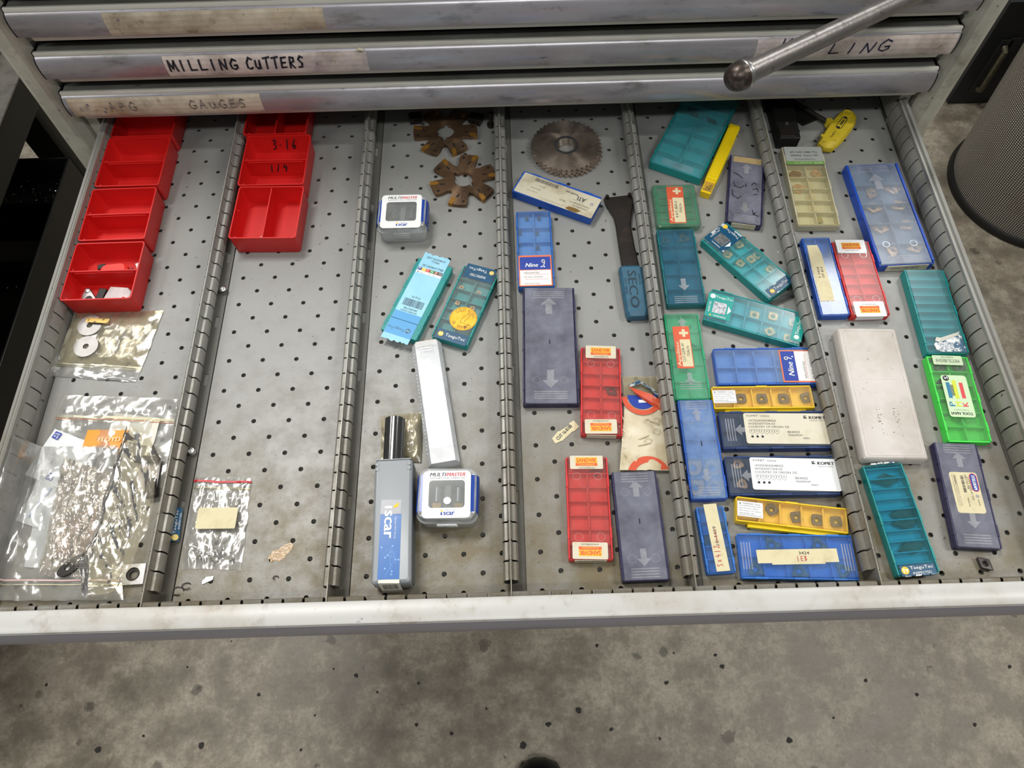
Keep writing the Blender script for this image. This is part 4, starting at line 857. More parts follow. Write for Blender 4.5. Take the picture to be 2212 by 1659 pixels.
# ---- comp 5
ibox('teal_big', 'insert_box', 'large teal insert box partly under the closed drawer', TEAL, TEALLID, 2, 6, emboss='g-.9', inner=mat('teal_inner', '2aaeb8', .42))
inserts('teal_big', [('rhomb_long', 17, 0, CARBD, -30, 'dark blade insert at the upper left in the large teal box'), ('rhomb_long', 17, 0, CARBD, -35, 'dark blade insert lower and right in the large teal box')], 'dark blades in the large teal box')
cx, cy, w, l, a, h = POSE['yellow_long']; T = thing('yellow_case', 'narrow bright yellow plastic case beside the large teal box', 'case', (cx, cy, .1), a)
g = G().rings([[(x, y, z) for x, y in rr(ww, ll, 1.2, 2, (0, 10))] for ww, ll, z in ((w+1, 94, 0), (w+2.4, 94, h-3), (w+.6, 93, h-.6), (w-.6, 92, h))], True, True, True); g.obj('cover', YEL, T)
G().loop(rr(w-3, 84, 3, 4, (0, 10)), rr(w-4.4, 82.6, 2.4, 4, (0, 10)), h, h+.5).obj('raised_outline', YEL, T)
G().rings([[(x, y, z) for x, y in rr(ww, 22, 1, 2, (0, -46))] for ww, z in ((w-1, 0), (w+.4, h-2.4), (w-.6, h-1.6))], True, True, True).obj('open_tray', YELD, T)
g = G().box(-w/2+.8, -54, h-1.6, w/2-.8, -40, h-1.4).obj('clear_end', YELLID, T); k = G(); put_text(k, '0005', 1.8, -50, 3, 1.6, 90); put_text(k, '4164', 1.8, -45, 3, 1.6, 90); put_text(k, '002', -1.4, -48, 3, 1.6, 90); k.obj('lettering', BLACKINK, T, (0, 0, h-1.3))
ibox('purple_write', 'insert_box', 'dark purple insert box with black marker writing and a tan strip', PURP, SMOKE, 2, 5, emboss='g-.86 u.6 d-.55 s.1', inner=mat('purple_inner', '2e2c50', .45))
s, w, l = stk('purple_write.T', mat('tan_tape', 'b8a070', .6, 0, (('8a7448', 60, .5, .7, .5),)), r=.3)
k = G()
for st in ([(-14, 22), (-10, 20), (-4, 15)], [(-14, 8), (-12, 2), (-6, 0), (-2, 4)], [(-15, -4), (-14, -12), (-8, -16), (-5, -12)], [(6, 6), (9, 10), (12, 8)], [(8, 0), (12, 2), (14, -2)], [(9, -8), (13, -6)], [(8, -30), (10, -36), (15, -38)], [(12, -33), (9, -36)]): stroke(k, st, 1.1)
k.obj('lettering', BLACKINK, TH['purple_write'], (0, 0, POSE['purple_write'][5]+.15)); w, l, h = POSE['purple_write'][2], POSE['purple_write'][3], POSE['purple_write'][5]
G().box(-13, -l/2-.6, 1.5, 13, -l/2-.1, h-1.5).obj('end_label', AGED, TH['purple_write'])
def applitec(key, label, rows, case):
    cx, cy, w, l, a, h = POSE[key]
    if case:
        T = thing('insert_box', label, 'box', (cx, cy, .1), a, 'green insert boxes with red cross labels'); TH[key] = T
        g = G().rings([[(x, y, z) for x, y in rr(ww, ll, r, 4)] for ww, ll, r, z in ((w-3, l-3, 3, 0), (w, l, 4, 2), (w, l, 4, h-4))], True, True, False); g.obj('base', film('green_clear_base', 'b8e0cc', .5, '8fb4a2', .2, .05), T)
        g = G()
        for i in range(5): g.box(-w/2+5+i*0, -l/2+6+i*(l-10)/5, 1, w/2-5, -l/2+6+(i+.82)*(l-10)/5, 3+.01*i)
        g.box(-w/2+4, -l/2+4, .6, w/2-4, l/2-4, 1.2).obj('cell_walls', mat('green_inner', '178a5c', .4), T)
        g = G().rings([[(x, y, z) for x, y in rr(ww, ll, r, 4)] for ww, ll, r, z in ((w+.4, l+.4, 4, h-5), (w+.4, l+.4, 4, h-1), (w-2, l-2, 3.4, h))], True, False, True); g.obj('lid', film('green_clear_lid', 'c8e8d8', .22, '9fc4b0', .15, .05), T)
        G().loop(rr(w-5, l-5, 4, 4), rr(w-7.5, l-7.5, 3, 4), h-.1, h+.3).obj('lid_rim', film('green_rim', '8ed8b4', .5, '58b48a', .2, .05), T)
    else: ibox(key, 'insert_box', label, GREEN, GRNLID, 2, rows, 'green insert boxes with red cross labels', emboss='g-.7 d-.55 u.75', inner=mat('green_inner2', '27b07e', .42))
    s, w, l = stk(key+'.L', mat('red_orange_label', 'd65a38', .5, 0, (('e8b498', 60, .56, .72, .75 if case else .15),))); wv = G(); k = G(); cr = G()
    poly2(wv, [(2.2+a*1.5, l/2-8+b*1.5) for a, b in ((-1, 3), (-1, 1), (-3, 1), (-3, -1), (-1, -1), (-1, -3), (1, -3), (1, -1), (3, -1), (3, 1), (1, 1), (1, 3))]); put_text(wv, 'Applitec', -w/2+3.3, -l*.16, l*.58, 4.2, 90, 0, 0, .4)
    rect2(cr, 2.4, -l/2+l*.36, w-6.4, l*.64); lines = ('347-BR2', 'TIALN') if case else ('CUT-22PR-XF', 'TIALN')
    put_text(k, lines[0], -.4, -l*.13, l*.44, 2.6, 90); put_text(k, lines[1], 4.4, -l*.1, l*.24, 2.6, 90); prints(s, (wv, CREAM), (cr, CREAM), (k, BLACKINK))
    return s
s = applitec('appli_small', 'short green case with a red cross label, near the divider', 5, True); wv = G(); stroke(wv, [(-1, -25), (1, -20), (4, -18), (7, -24)], 1.2); prints(s, (wv, CREAM))
applitec('appli_long', 'long green insert box with a red cross label and clear lid', 5, False)
x, y = w2('appli_long', 8, 30); tag(G().tube([(x-13, y-18, 3), (x+2, y+8, 3)], .9, 6).obj('grooving_blade', CARBD, None), 'thin grey blade lying slanted inside the long green box', 'blade')
for dx, nn in ((-10, 'left'), (12, 'right')):
    x, y = w2('appli_long', dx, 12); tag(G().tube([(x-5, y+ (-4 if dx < 0 else 4), 3), (x+5, y+(4 if dx < 0 else -4), 3)], .9, 6).obj('grooving_blade', CARBD, None), 'short grey blade at the %s of the red cross label in the long green box' % nn, 'blade')
ibox('blueteal', 'insert_box', 'dark blue-green insert box with one gold triangle insert, right of the divider', TEALD, BLUETEAL, 2, 5, emboss='g-.88 d-.5', inner=mat('blueteal_inner', '1f7488', .42))
inserts('blueteal', [('tri', 14, 2.6, CARBG, 8, 'bright gold triangular insert in the blue-green box'), ('trigon', 9, 2, CARBL, 0, 'pale insert in the upper left cell of the blue-green box')], 'inserts in the blue-green box')
def ttlabel(s, w, l, base_yel, rot=0, second=None, x=0, y=0, W_=None):
    g1 = G(); g2 = G(); W_ = W_ or (w-6 if rot % 180 == 0 else l-6); t = math.radians(rot); r = W_*.1
    def q(a): return (x+a*math.cos(t), y+a*math.sin(t))
    logo_tt(g1, g2, *q(-W_/2+r), r, rot); put_text(g2, 'TaeguTec', *q(r*1.1), W_*.76, W_*.16, rot)
    if second: tx = (x+second[1]*math.cos(t)-second[2]*math.sin(t), y+second[1]*math.sin(t)+second[2]*math.cos(t)); put_text(g2, second[0], *tx, W_*.5, W_*.09, rot)
    prints(s, (g1, base_yel), (g2, WHITEINK if base_yel is not WHITEINK else WHITEINK))
POSE['taegu_diag'] = POSE['taegu_diag'][:5]+(10.5,)
ibox('taegu_diag', 'insert_box', 'teal insert box with a scuffed foil label, lying diagonally', TEAL, TEALLID, 5, 2, inner=mat('teal_inner', '2aaeb8', .42), emboss='', ends=(4, 4))
s, w, l = stk('taegu_diag.A', NAVY, r=.5); sv = G(); rect2(sv, 1, -4, 14, 13); wv = G(); put_text(wv, 'INSPECTED', -9.5, -3, 14, 2, 90); put_text(wv, 'TaeguTec', 3, 11, 18, 3.6, 180); poly2(wv, [(9.5, -9), (9.5, 1), (13, -4)]); sc_ = G(); rect2(sc_, -11.8, 4, 3, 20); rect2(sc_, 6, 15, 12, 2); rect2(sc_, 12.5, -13, 2, 5)
yy = G(); disc2(yy, -9, 12, 3); put_text(wv, 'WARNING', 1, -13.4, 12, 1.8, 0); prints(s, (sv, SILVER), (yy, YELP), (wv, WHITEINK), (sc_, FOIL))
s, w, l = stk('taegu_diag.B', NAVY, r=.5); ttlabel(s, w, l, YELP, 0, W_=26); f = G(); rect2(f, 3, -4.6, 22, 1.2); rect2(f, -6, 4.6, 12, .8); f.obj('rubbed_edge', FOIL, s, (0, 0, .3))
SQ = lambda g_, items: inserts(g_, items[0], items[1])
inserts('taegu_diag', [('square', 9, 2, CARB, a, 'gold square insert %s in the diagonal teal box' % t) for a, t in ((10, 'nearest the foil label'), (-15, 'in the upper cell beside the foil label'), (5, 'upper right of the touching pair'), (0, 'lower left of the touching pair'), (12, 'in the middle lower cell'), (4, 'nearest the dark end label'))], 'gold inserts in the diagonal teal box')
ibox('taegu_teal', 'insert_box', 'teal insert box with two bright teal labels and tan inserts', TEAL, TEALLID, 5, 2, inner=mat('teal_inner2', '2aa6b8', .42), emboss='', ends=(3, 3))
s, w, l = stk('taegu_teal.A', TEALP, r=.5); sv = G(); rect2(sv, .5, -2, 13.5, 14); wv = G(); logo_tt(wv, G(), -8.5, 11, 2.8); put_text(wv, 'TaeguTec', 3.5, 10.8, 18, 3.4); put_text(wv, 'INSPECTED', -9.6, -2.5, 13, 1.9, 90); poly2(wv, [(9, -7.5), (12.4, -2.5), (9, 2.5)][::1]); put_text(wv, 'WARNING', 2, -12.4, 13, 2); yy = G(); poly2(yy, [(-8.5, -13.4), (-6, -13.4), (-7.2, -11.2)]); prints(s, (sv, SILVER), (wv, WHITEINK), (yy, YELP))
s, w, l = stk('taegu_teal.B', TEALP, r=.5); ttlabel(s, w, l, WHITEINK, 90, W_=25)
inserts('taegu_teal', [('square', 9.5, 2.2, CARB, 4, 'tan insert cut by a cell wall, first from the left in the teal box'), ('square', 9.5, 2.2, CARB, 0, 'tan square insert in the upper middle cell of the bright-labelled teal box'), ('square', 9, 2.2, CARB, 45, 'tan insert turned on its corner in the bright-labelled teal box'),
                      ('square', 9.5, 2.2, CARB, 0, 'tan insert tucked under the upper part of the right teal label'), ('square', 9.5, 2.2, CARB, 5, 'tan insert tucked under the lower part of the right teal label')], 'tan inserts in the bright-labelled teal box')
ibox('nine_right', 'insert_box', 'empty blue insert box with an orange-framed label at its right end', BLUEB, BLUELID, 5, 2, inner=mat('blue_inner3', '4684cc', .42), emboss='')
s, w, l = stk('nine_right.L', ORG, r=.4); b = G(); rect2(b, -10, .2, 13.6, l-2.6); wv = G(); rect2(wv, 7.2, .2, 20.6, l-2.6); k = G(); rd = G(); t_ = G(); put_text(t_, 'Nine', -9, -3, 15, 5.4, 90, .25, .1, .3); stroke(t_, [(-7, 8), (-12, 10.5), (-14, 8.5), (-12, 6.6), (-10.4, 8.4)], .9, .1); disc2(t_, -5.6, 10.5, .8, .1)
put_text(k, 'N9GX04T002', 4.6, -4, 19, 2.4, 90); put_text(k, 'NC9071 (302011)', 11.4, -2, 24, 2.4, 90); rect2(rd, 6.4, 0, .3, 28); rect2(rd, 13.4, 0, .3, 28); prints(s, (b, BLUEINK), (wv, WHITEINK), (k, BLACKINK), (rd, REDP), (t_, WHITEINK))
def kenna(key, label, specs, grp):
    cx, cy, w, l, a, h = POSE[key]; ibox(key, 'insert_box', label, YELD, YELLID, 5, 1, 'slim yellow insert boxes', emboss='', inner=mat('yellow_inner', 'f4ca4c', .45), tabs=1)
    G().rings([[(x, y, z) for x, y in ((-w/2+11, -l/2-3), (w/2-8, -l/2-3), (w/2-8, -l/2+.5), (-w/2+11, -l/2+.5))] for z in (1.2, 5.4)], True, True, True).obj('front_ledge', YEL, TH[key])
    s, w, l = stk(key+'.L', WHITE, r=.3); k = G(); poly2(k, [(-9.6, 4.4), (-7.8, 4.4), (-8.7, 6)]); put_text(k, 'WARNING: Cancer -', 2, 5.1, 17, 1.6); put_text(k, 'www.P65Warnings.ca.gov', 0, 2.8, 20, 1.5); put_text(k, 'Read Product Safety', -1.4, .5, 17, 1.4); put_text(k, 'Information. For patent', 0, -1.7, 19, 1.4); put_text(k, 'information see:', -3, -3.8, 13, 1.4); put_text(k, 'patents.kennametal.com', 0, -5.7, 20, 1.5); prints(s, (k, BLACKINK))
    inserts(key, [('square', 10, 2.2, mat('violet_grey_carbide', '5f5660', .4, .4), rr_, t) for rr_, t in specs], grp)
kenna('yellow1', 'slim yellow insert box directly above the upper white-labelled navy box', [(0, 'dark square insert half under the warning label of the upper yellow box'), (0, 'dark square insert in the third cell of the upper yellow box'), (0, 'dark square insert in the fourth cell of the upper yellow box'), (15, 'dark square insert in the last cell of the upper yellow box')], 'dark inserts in the upper yellow box')
kenna('yellow2', 'slim yellow insert box, tilted, below the lower white-labelled navy box', [(35, 'dark insert turned on its corner in the lower yellow box'), (15, 'dark insert slightly turned in the third cell of the lower yellow box'), (0, 'dark square insert in the fourth cell of the lower yellow box'), (5, 'dark square insert in the last cell of the lower yellow box')], 'dark inserts in the lower yellow box')
ibox('blue_long', 'insert_box', 'blue insert box with arrows and four drop-shaped inserts, along the divider', BLUEB, film('soft_blue_lid', 'd8e4f4', .5, '94b2dc', .18, .03), 2, 5, inner=mat('blue_inner3', '4684cc', .42), emboss='g.88 g-.86 u.68 d-.55 s.08 o.56')
inserts('blue_long', [('drop', 17, 4, CARB, a, 'pale drop-shaped insert, %s of four in the tall blue box' % t) for a, t in ((50, 'upper left'), (50, 'upper right'), (55, 'lower left'), (50, 'lower right'))], 'drop-shaped inserts in the tall blue box')
def komet(key, label, m):
    ibox(key, 'insert_box', label, NAVYB, NAVYLID, 5, 2, 'navy insert boxes with wide white labels', emboss='g-.82 d-.6', inner=mat('navy_inner', '22365c', .45))
    s, w, l = stk(key+'.L', m, r=2); k = G(); x0 = -w/2
    def tl(t, x, y, W_, h_, b=0): put_text(k, t, x0+x+W_/2, l/2-y, W_, h_, 0, 0, 0, b)
    tl('KOMET', 3.2, 2.8, 10.5, 2); tl('Unisix', 16, 2.8, 8.5, 2); tl('-W2924030048425', 3.6, 7.8, 26.5, 2.1); tl('WOEX05T304-03', 3.6, 11, 25, 2.1); tl('COUNTRY OF ORIGIN: DE', 3.6, 14.2, 38, 2.1); tl('BK8425', 39.5, 19.4, 11, 2.2); tl('900049044', 39.5, 22.6, 13, 1.8); tl('0001', 53, 25.6, 6, 1.8)
    tl('KOMET', 61.5, 4.4, 15, 3, .5); tl('CERATIZIT GROUP', 61.8, 7.6, 14, 1); rect2(k, x0+58, l/2-3.9, 3, 3)
    for i, ch in enumerate('PMKNSH'):
        x = x0+6+i*4.7; y = l/2-19.2; stroke(k, [(x-2.1, y+2.2), (x+2.1, y+2.2), (x+2.1, y-.4), (x, y-2.6), (x-2.1, y-.4), (x-2.1, y+2.2)], .22); put_text(k, ch, x, y+.6, 1.5, 1.7)
        if i < 3: disc2(k, x, y-5, 1.2)
    prints(s, (k, BLACKINK)); wq = G(); stroke(wq, [(x0+57.2, l/2-3.2), (x0+59.4, l/2-4.6), (x0+59, l/2-2.8)], .5); wq.obj('lettering', m, s, (0, 0, .3))
komet('komet1', 'navy insert box with a yellowed white label, upper of the pair', AGED if False else mat('yellowed_white_label', 'd9d3bf', .5, 0, (('b8aa84', 40, .5, .75, .5), ('6a604a', 200, .68, .75, .4)))); komet('komet2', 'navy insert box with a bright white label, lower of the pair', WHITE)
inserts('komet2', [('trigon', 9.6, 2.2, CARB, 10, 'gold rounded-triangle insert, upper of two beside the bright white label'), ('trigon', 9.6, 2.2, CARB, -15, 'gold rounded-triangle insert, lower of two beside the bright white label')], 'gold inserts in the lower navy box')
ibox('blue_small', 'insert_box', 'small bright blue insert box with a long masking tape strip', BLUEM, film('clear_blue_lid', 'bcd8f2', .2, '84b0dc', .14, .04), 2, 5, inner=mat('blue_inner4', '3a84d8', .42), emboss='')
s, w, l = stk('blue_small.L', CREAM, r=.2); k = G(); put_text(k, '10-4409', -.4, 1, 17, 3, 90); rd = G(); rect2(rd, -.4, .5, .5, 12); hand(rd, 'SX4I2', .6, -26, 5, 4, .5, 0, 0, 90); prints(s, (k, BLACKINK), (rd, REDINK))
inserts('blue_small', [('rhomb', 9, 0, CARBD, 30, 'dark insert right of the tape in the small blue box, upper'), ('rhomb', 9, 0, CARBD, 60, 'dark insert left of the tape in the small blue box'), ('rhomb', 9, 0, CARBD, 20, 'dark insert right of the tape in the small blue box, lower')], 'dark inserts in the small blue box')
ibox('blue3424', 'insert_box', 'flat blue insert box with masking tape across, nearest the front bar', BLUEM, film('clear_blue_lid', 'bcd8f2', .2, '84b0dc', .14, .04), 5, 2, inner=mat('blue_inner5', '4a8ae0', .42), emboss='g-.88 g.86')
s, w, l = stk('blue3424.L', CREAM, r=.2); G().ext(rr(46, 12.6, .2, 1), -.05, .05).obj('tape_layer', CREAM, s, (0, -1, .12)); k = G(); put_text(k, '3424', 6, 2.4, 9, 2.6); rd = G(); hand(rd, '1EB', -1, -4.6, 4.4, 3.4, .45); prints(s, (k, BLACKINK), (rd, REDINK))
for c in s.children:
    if c.name.startswith('lettering'): c.location.z += .0003
inserts('blue3424', [('tri', 15, 3, CARBL, a, 'pale triangular insert, %s in the flat blue box' % t) for a, t in ((0, 'lower left'), (0, 'lower centre'), (40, 'lower right'), (10, 'upper right behind the tape'), (30, 'upper left behind the tape'))], 'triangular inserts in the flat blue box')
# ---- comp 6
ibox('ntk', 'insert_box', 'aged clear insert box with a green-striped label, beside the yellow-handled key', mat('aged_clear_tray', 'bcb89c', .35), CLEARY, 2, 5, inner=mat('aged_inner', 'd6d2ba', .4), emboss='', ends=(2, 26))
s, w, l = stk('ntk.T', mat('grey_card', 'a4a8a4', .5), r=.4); gr = G(); rect2(gr, 0, l/2-2.6, w, 5.2); k = G(); put_text(k, 'Tooling Services', 0, 5.5, 24, 3); put_text(k, 'Iain 07941 544466', 0, 0, 31, 2.8); put_text(k, 'Fax 0800 3691168', 0, -5.2, 30, 2.8); wv = G(); put_text(wv, 'NTK', -14, l/2-2.6, 9, 3.2, 0, 0, .1, .3); put_text(wv, 'INSERTS', 3, l/2-2.6, 20, 3, 0, 0, .1); prints(s, (gr, mat('green_stripe', '6e9a4e', .5)), (k, BLACKINK), (wv, mat('pale_green_print', 'b4cc98', .5)))
s = G().ext(rr(9, 46, .3, 1), -.05, .05).obj('inner_card', CREAM, TH['ntk'], (2, -8, 2))
inserts('ntk', [('drop', 12, 2, CARBG, 10, 'amber insert in the upper left cell of the aged clear box'), ('drop', 11, 2.4, CARB, -50, 'amber ring-shaped insert in the upper right cell of the aged clear box'), ('drop', 13, 2, CARB, -10, 'gold insert below the upper left cell of the aged clear box'), ('square', 8, 0, mat('olive_scrap', 'a49a5c', .5), 10, 'olive chip in the bottom cell of the aged clear box')], 'inserts in the aged clear box')
ibox('big_blue', 'insert_box', 'large blue insert box with a milky lid over eight tan rhombic inserts', mat('deep_blue_plastic', '1149b4', .4), MILKLID, 2, 5, inner=mat('steel_blue_inner', '76889c', .45), emboss='g.88 g-.9 u.62 o.4 o-.62', lidm=2.6, tabs=3)
for q in (-1, 1):
    w, l, h = POSE['big_blue'][2], POSE['big_blue'][3], POSE['big_blue'][5]; x0, x1 = sorted((q*(w/2-2.4), q*w/2)); G().box(x0, -l/2+3, h-2, x1, l/2-2, h+.8).obj('side_rim', MC['deep_blue_plastic'], TH['big_blue'], bevel=.3)
G().box(-20, -l/2-.8, 1.5, 24, -l/2-.2, h-2).obj('end_label', AGED, TH['big_blue'])
k = G(); put_text(k, 'DNMG150612E-4T', 0, 0, 30, 3); q = G(); q.f = k.f; q.v = [(x, 0, y) for x, y, z in k.v]; q.obj('lettering', BLACKINK, TH['big_blue'], (0, -l/2-.95, 6))
inserts('big_blue', [('rhomb', 18, 2.8, CARB, a, 'tan rhombic insert %s in the large blue box' % t) for a, t in ((60, 'first row left'), (-8, 'first row right'), (-15, 'second row left'), (20, 'second row right'), (-12, 'third row left'), (25, 'third row right'), (70, 'fourth row left'), (10, 'fourth row right'))], 'tan inserts in the large blue box')
ibox('blue_tape', 'insert_box', 'blue insert box with a crooked masking tape strip, against the rightmost divider', BLUEB, BLUELID, 2, 5, inner=mat('blue_inner6', '3f66bc', .42), emboss='')
s, w, l = stk('blue_tape.L', CREAM, r=.2, shape=[(-7, -35.8), (7, -35.8), (7, -12), (6.6, 24), (4.5, 35.8), (-6.6, 35.8), (-7, 20)]); G().ext(rr(11, 44, .2, 1), -.05, .05).obj('tape_layer', CREAM, s, (1.6, -9, .12), 2); k = G(); put_text(k, '5 3424', -1.6, 0, 14, 2.4, 88); put_text(k, 'OF 815', 2.4, 0, 14, 2.4, 88); k.obj('lettering', BLACKINK, s, (0, 0, .35))
ibox('teal_right', 'insert_box', 'teal ten-slot insert box with a torn foil label at its front end', TEAL, TEALLID, 1, 10, inner=mat('teal_inner3', '1d8a94', .42), emboss='')
s, w, l = stk('teal_right.L', FOIL, 'torn_label', shape=[(-14, -8), (-9, -10.6), (15, -10.6), (14.6, 6), (12, 9.8), (-12, 1), (-15, -2)]); b = G(); rect2(b, -3, -5, 14, 8); b.obj('print_patch', SILVER, s, (0, 0, .1))
G().rings([[(x, y, z) for x, y, z in ((-13, 2, .2), (-9, 0, .3), (12, 8, .3), (13, 11, 1.2))], [(x, y, z) for x, y, z in ((-12, 5, 2.2), (-8, 4, 2.6), (10, 10, 2.4), (13, 11.6, 1.6))]], False).obj('curled_edge', PAPER, s)
ibox('lime', 'insert_box', 'lime green insert box with a clear paper label of coloured bars', LIME, None, 2, 6, emboss='')
G().ext(rr(POSE['lime'][2]-3, POSE['lime'][3]-3, 1, 2), 8.3, 8.8).obj('lid', film('clean_clear_lid', 'f2f8f2', .05, 'e4f4e4', .12, .03), TH['lime'])
TRL = mat('translucent_label', 'c2d4b2', .5); s, w, l = stk('lime.T', TRL); k = G(); put_text(k, 'MITSUBISHI', 0, .6, 22, 3.8, 0, 0, 0, .1); put_text(k, 'INSPECTED', 0, -3.4, 12, 1.8); prints(s, (k, mat('grey_ink', '55604e', .5)))
s, w, l = stk('lime.L', mat('translucent_label2', 'c8e0b8', .5), r=2.5)
for i, (ch, cc) in enumerate((('P', '2c7aa0'), ('M', 'cfd83a'), ('K', 'd8484c'))):
    x = -7+i*6.2; q = G(); put_text(q, ch, x-.4, -9, 4.6, 5.2, 90, 0, 0, .5); rect2(q, x, 6 if i != 1 else 7, 3.6, 17 if i != 1 else 20); prints(s, (q, mat('bar_'+ch, cc, .5)))
k = G(); put_text(k, 'TOOL NAVI', 0, -18.6, 20, 3, 180, 0, 0, .3); put_text(k, 'Cutting Conditions', 0, -15, 14, 1.3, 180); disc2(k, -7.4, 19, 3); bars(k, -3.8, 6, 2.4, 12, 5, 0); prints(s, (k, BLACKINK)); wv = G(); put_text(wv, 'S', -7.4, 19, 2.6, 3.6, 90, 0, .2, .3); wv.obj('lettering', WHITEINK, s, (0, 0, .3))
inserts('lime', [('drop', 11, 2.4, CARBL, 40, 'grey insert under the upper label of the lime box, left'), ('drop', 12, 2.4, CARBL, 20, 'grey insert under the upper label of the lime box, right'), ('round', 9, 0, CARBD, 0, 'dark insert at the left edge of the coloured-bar label')], 'inserts in the lime box')
cx, cy, w, l, a, h = POSE['white']; T = thing('milky_box', 'long milky white plastic box with a dirty lid, nearest the rightmost divider', 'box', (cx, cy, .1), a)
G().rings([[(x, y, z) for x, y in rr(ww, ll, 2, 3)] for ww, ll, z in ((w-3, l-3, 0), (w-1, l-1, 1.2), (w-1, l-1, 5))], True, True, True).obj('red_base', REDBX, T)
G().rings([[(x, y, z) for x, y in rr(ww, ll, r, 3)] for ww, ll, r, z in ((w+.6, l+.6, 2.4, 1.6), (w+.4, l+.4, 2.4, h-2.5), (w-2.6, l-2, 2, h-.6), (w-4, l-3.4, 2, h))], True, True, True).obj('cover', MILK, T, smooth=True)
G().loop(rr(w-8, l-6, 2, 3), rr(w-10, l-8, 2, 3), h-.1, h+.35).box(-w/2+5, 11.8, h-.1, w/2-5, 12.4, h+.12).box(-w/2+5, -24, h-.1, w/2-5, -23.4, h+.12).obj('raised_rim', MILK, T)
k = G(); R = random.Random(2)
for i in range(34): disc2(k, R.gauss(8, 1.4) if i % 2 else R.gauss(-7, 1.2), R.uniform(-48, -18), R.uniform(.25, .6), 0, 6)
k.obj('dirt_marks', mat('dirt_speck', '5c5240', .7), T, (0, 0, h+.1)); TH['white'] = T
ibox('taegu_low', 'insert_box', 'teal slotted insert box with a navy label, nearest the front right corner', TEAL, film('teal_clear_lid', '9cdce4', .14, '58aeb8', .14, .03), 1, 9, inner=mat('cyan_inner', '28a8c4', .42), emboss='', ends=(9, 2))
s, w, l = stk('taegu_low.L', NAVY, r=.4); g1 = G(); g2 = G(); logo_tt(g1, g2, -11, .2, 3.3); put_text(g2, 'TaeguTec', 3.5, 1.6, 20, 3.6); put_text(g2, 'INSPECTED', 3, -2.6, 16, 2); prints(s, (g1, YELP), (g2, WHITEINK))
g = G()
for i, (x, y) in enumerate([(-8, 51.2), (-2, 51.6), (4, 51.4), (9, 51.2)]): g.box(x-2.4, y-1, 7, x+2.4, y+.4, 10.6)
for x in (-10, -1, 6, 12): g.box(x-2.6, -51.8, 8, x+2.4, -50.6, 10.4)
g.obj('foil_residue', FOIL, TH['taegu_low'])
inserts('taegu_low', [('rhomb_long', 22, 0, CARBD, r_, 'dark lens-shaped blade insert, %s in the front teal box' % t) for r_, t in ((2, 'alone near the top'), (0, 'upper of the middle pair'), (6, 'lower of the middle pair'), (10, 'nearest the navy label'))], 'dark blades in the front teal box')
ibox('stellram', 'insert_box', 'dark purple insert box with a cream label, near the lone loose insert', PURP, SMOKE, 2, 5, emboss='g.87 g-.84 u.66 d-.5 o-.3', inner=mat('purple_inner', '2e2c50', .45))
s, w, l = stk('stellram.L', CREAM, r=2.5); b = G(); poly2(b, rr(5.4, 16.4, 2.7, 5, (8.4, 9.6))); r_ = G(); poly2(r_, rr(6.6, 17.6, 3.3, 5, (8.4, 9.6))); wv = G(); put_text(wv, 'STELLRAM', 8.4, 9.6, 13.6, 2.8, -90, 0, .1, .3); k = G(); put_text(k, 'CCMT 432E-41 CF2', 4, 4, 22, 1.7, -90); put_text(k, 'LBD 34179R', 2, 10, 14, 1.7, -90); bars(k, -1.5, 8, 16, 2.6, 9, -90); put_text(k, 'MADE IN', -.6, -9, 8, 1.2, -90); put_text(k, 'WARNING', -8, 12, 8, 1.2, -90)
for i in range(3): bars(k, -10-.0*i+i*1.4, 2, 30, .35, 20+i, -90)
bl = G()
for i in range(8):
    t = PI*i/4; poly2(bl, [(8.2+.7*math.cos(t-.35), -3.4+.7*math.sin(t-.35)), (8.2+2*math.cos(t), -3.4+2*math.sin(t)), (8.2+.7*math.cos(t+.35), -3.4+.7*math.sin(t+.35))])
put_text(k, 'Stellram', 8.4, -9.4, 6, 1.2, -90)
prints(s, (r_, REDP), (b, BLUEINK), (k, BLACKINK), (bl, BLUEINK), (wv, WHITEINK))
# ================================================================= red bins
def red_bin(key, name_label, split, pose=None, group='red plastic bins'):
    cx, cy, w, l, a, h = pose or POSE[key]; h = 27
    T = thing('red_bin', name_label, 'bin', (cx, cy, .1), a, group)
    def S(ww, ll, r, z): return [(x, y, z) for x, y in rr(ww, ll, r, 3)]
    g = G().rings([S(w-4, l-4, 3, 0), S(w-2.2, l-2.2, 3.2, 2.2), S(w-.8, l-.8, 3.2, h-2), S(w, l, 3.2, h-1.8), S(w, l, 3.2, h), S(w-2.6, l-2.6, 2.4, h), S(w-4.2, l-4.2, 2.4, 3), S(w-6, l-6, 1.5, 1.6)], True, True, True)
    g.obj('shell', REDPL, T, smooth=True)
    g = G()
    if split == 'h': g.box(-w/2+1.5, -.6, 1.5, w/2-1.5, .6, h-.6); g.box(-w/2+6, -1.6, h-3.6, w/2-6, -1.0+.3, h-2.6)
    else: g.box(-.6, -l/2+1.5, 1.5, .6, l/2-1.5, h-.6)
    g.obj('cross_wall', REDPL, T)
    g = G()
    for x, y in ((-w/2+5, 1.4), (w/2-8, -l/2+1.8), (-w/2+7, -l/2+1.8)): g.ext([(x-1.2, y-.4), (x+1.2, y-.3), (x+.9, y+.5), (x-.8, y+.4)], h-.8, h+.25)
    g.obj('burr', REDPL, T, kind='stuff'); return T
red_bin(0, 'red bin at the back of the left row, half under the closed drawer', 'h', (-135.5, 221.5, 71.5, 73, 0, 25))
red_bin('bin_b', 'empty red bin, second from the back in the left row', 'h'); red_bin('bin_c', 'empty red bin, third from the back in the left row', 'h')
red_bin('bin_d', 'red bin holding small metal clamps and a frosted capsule', 'h')
red_bin(0, 'red bin at the back of the second row, half under the closed drawer', 'v', (19.5, 219.5, 73, 74, -.6, 25))
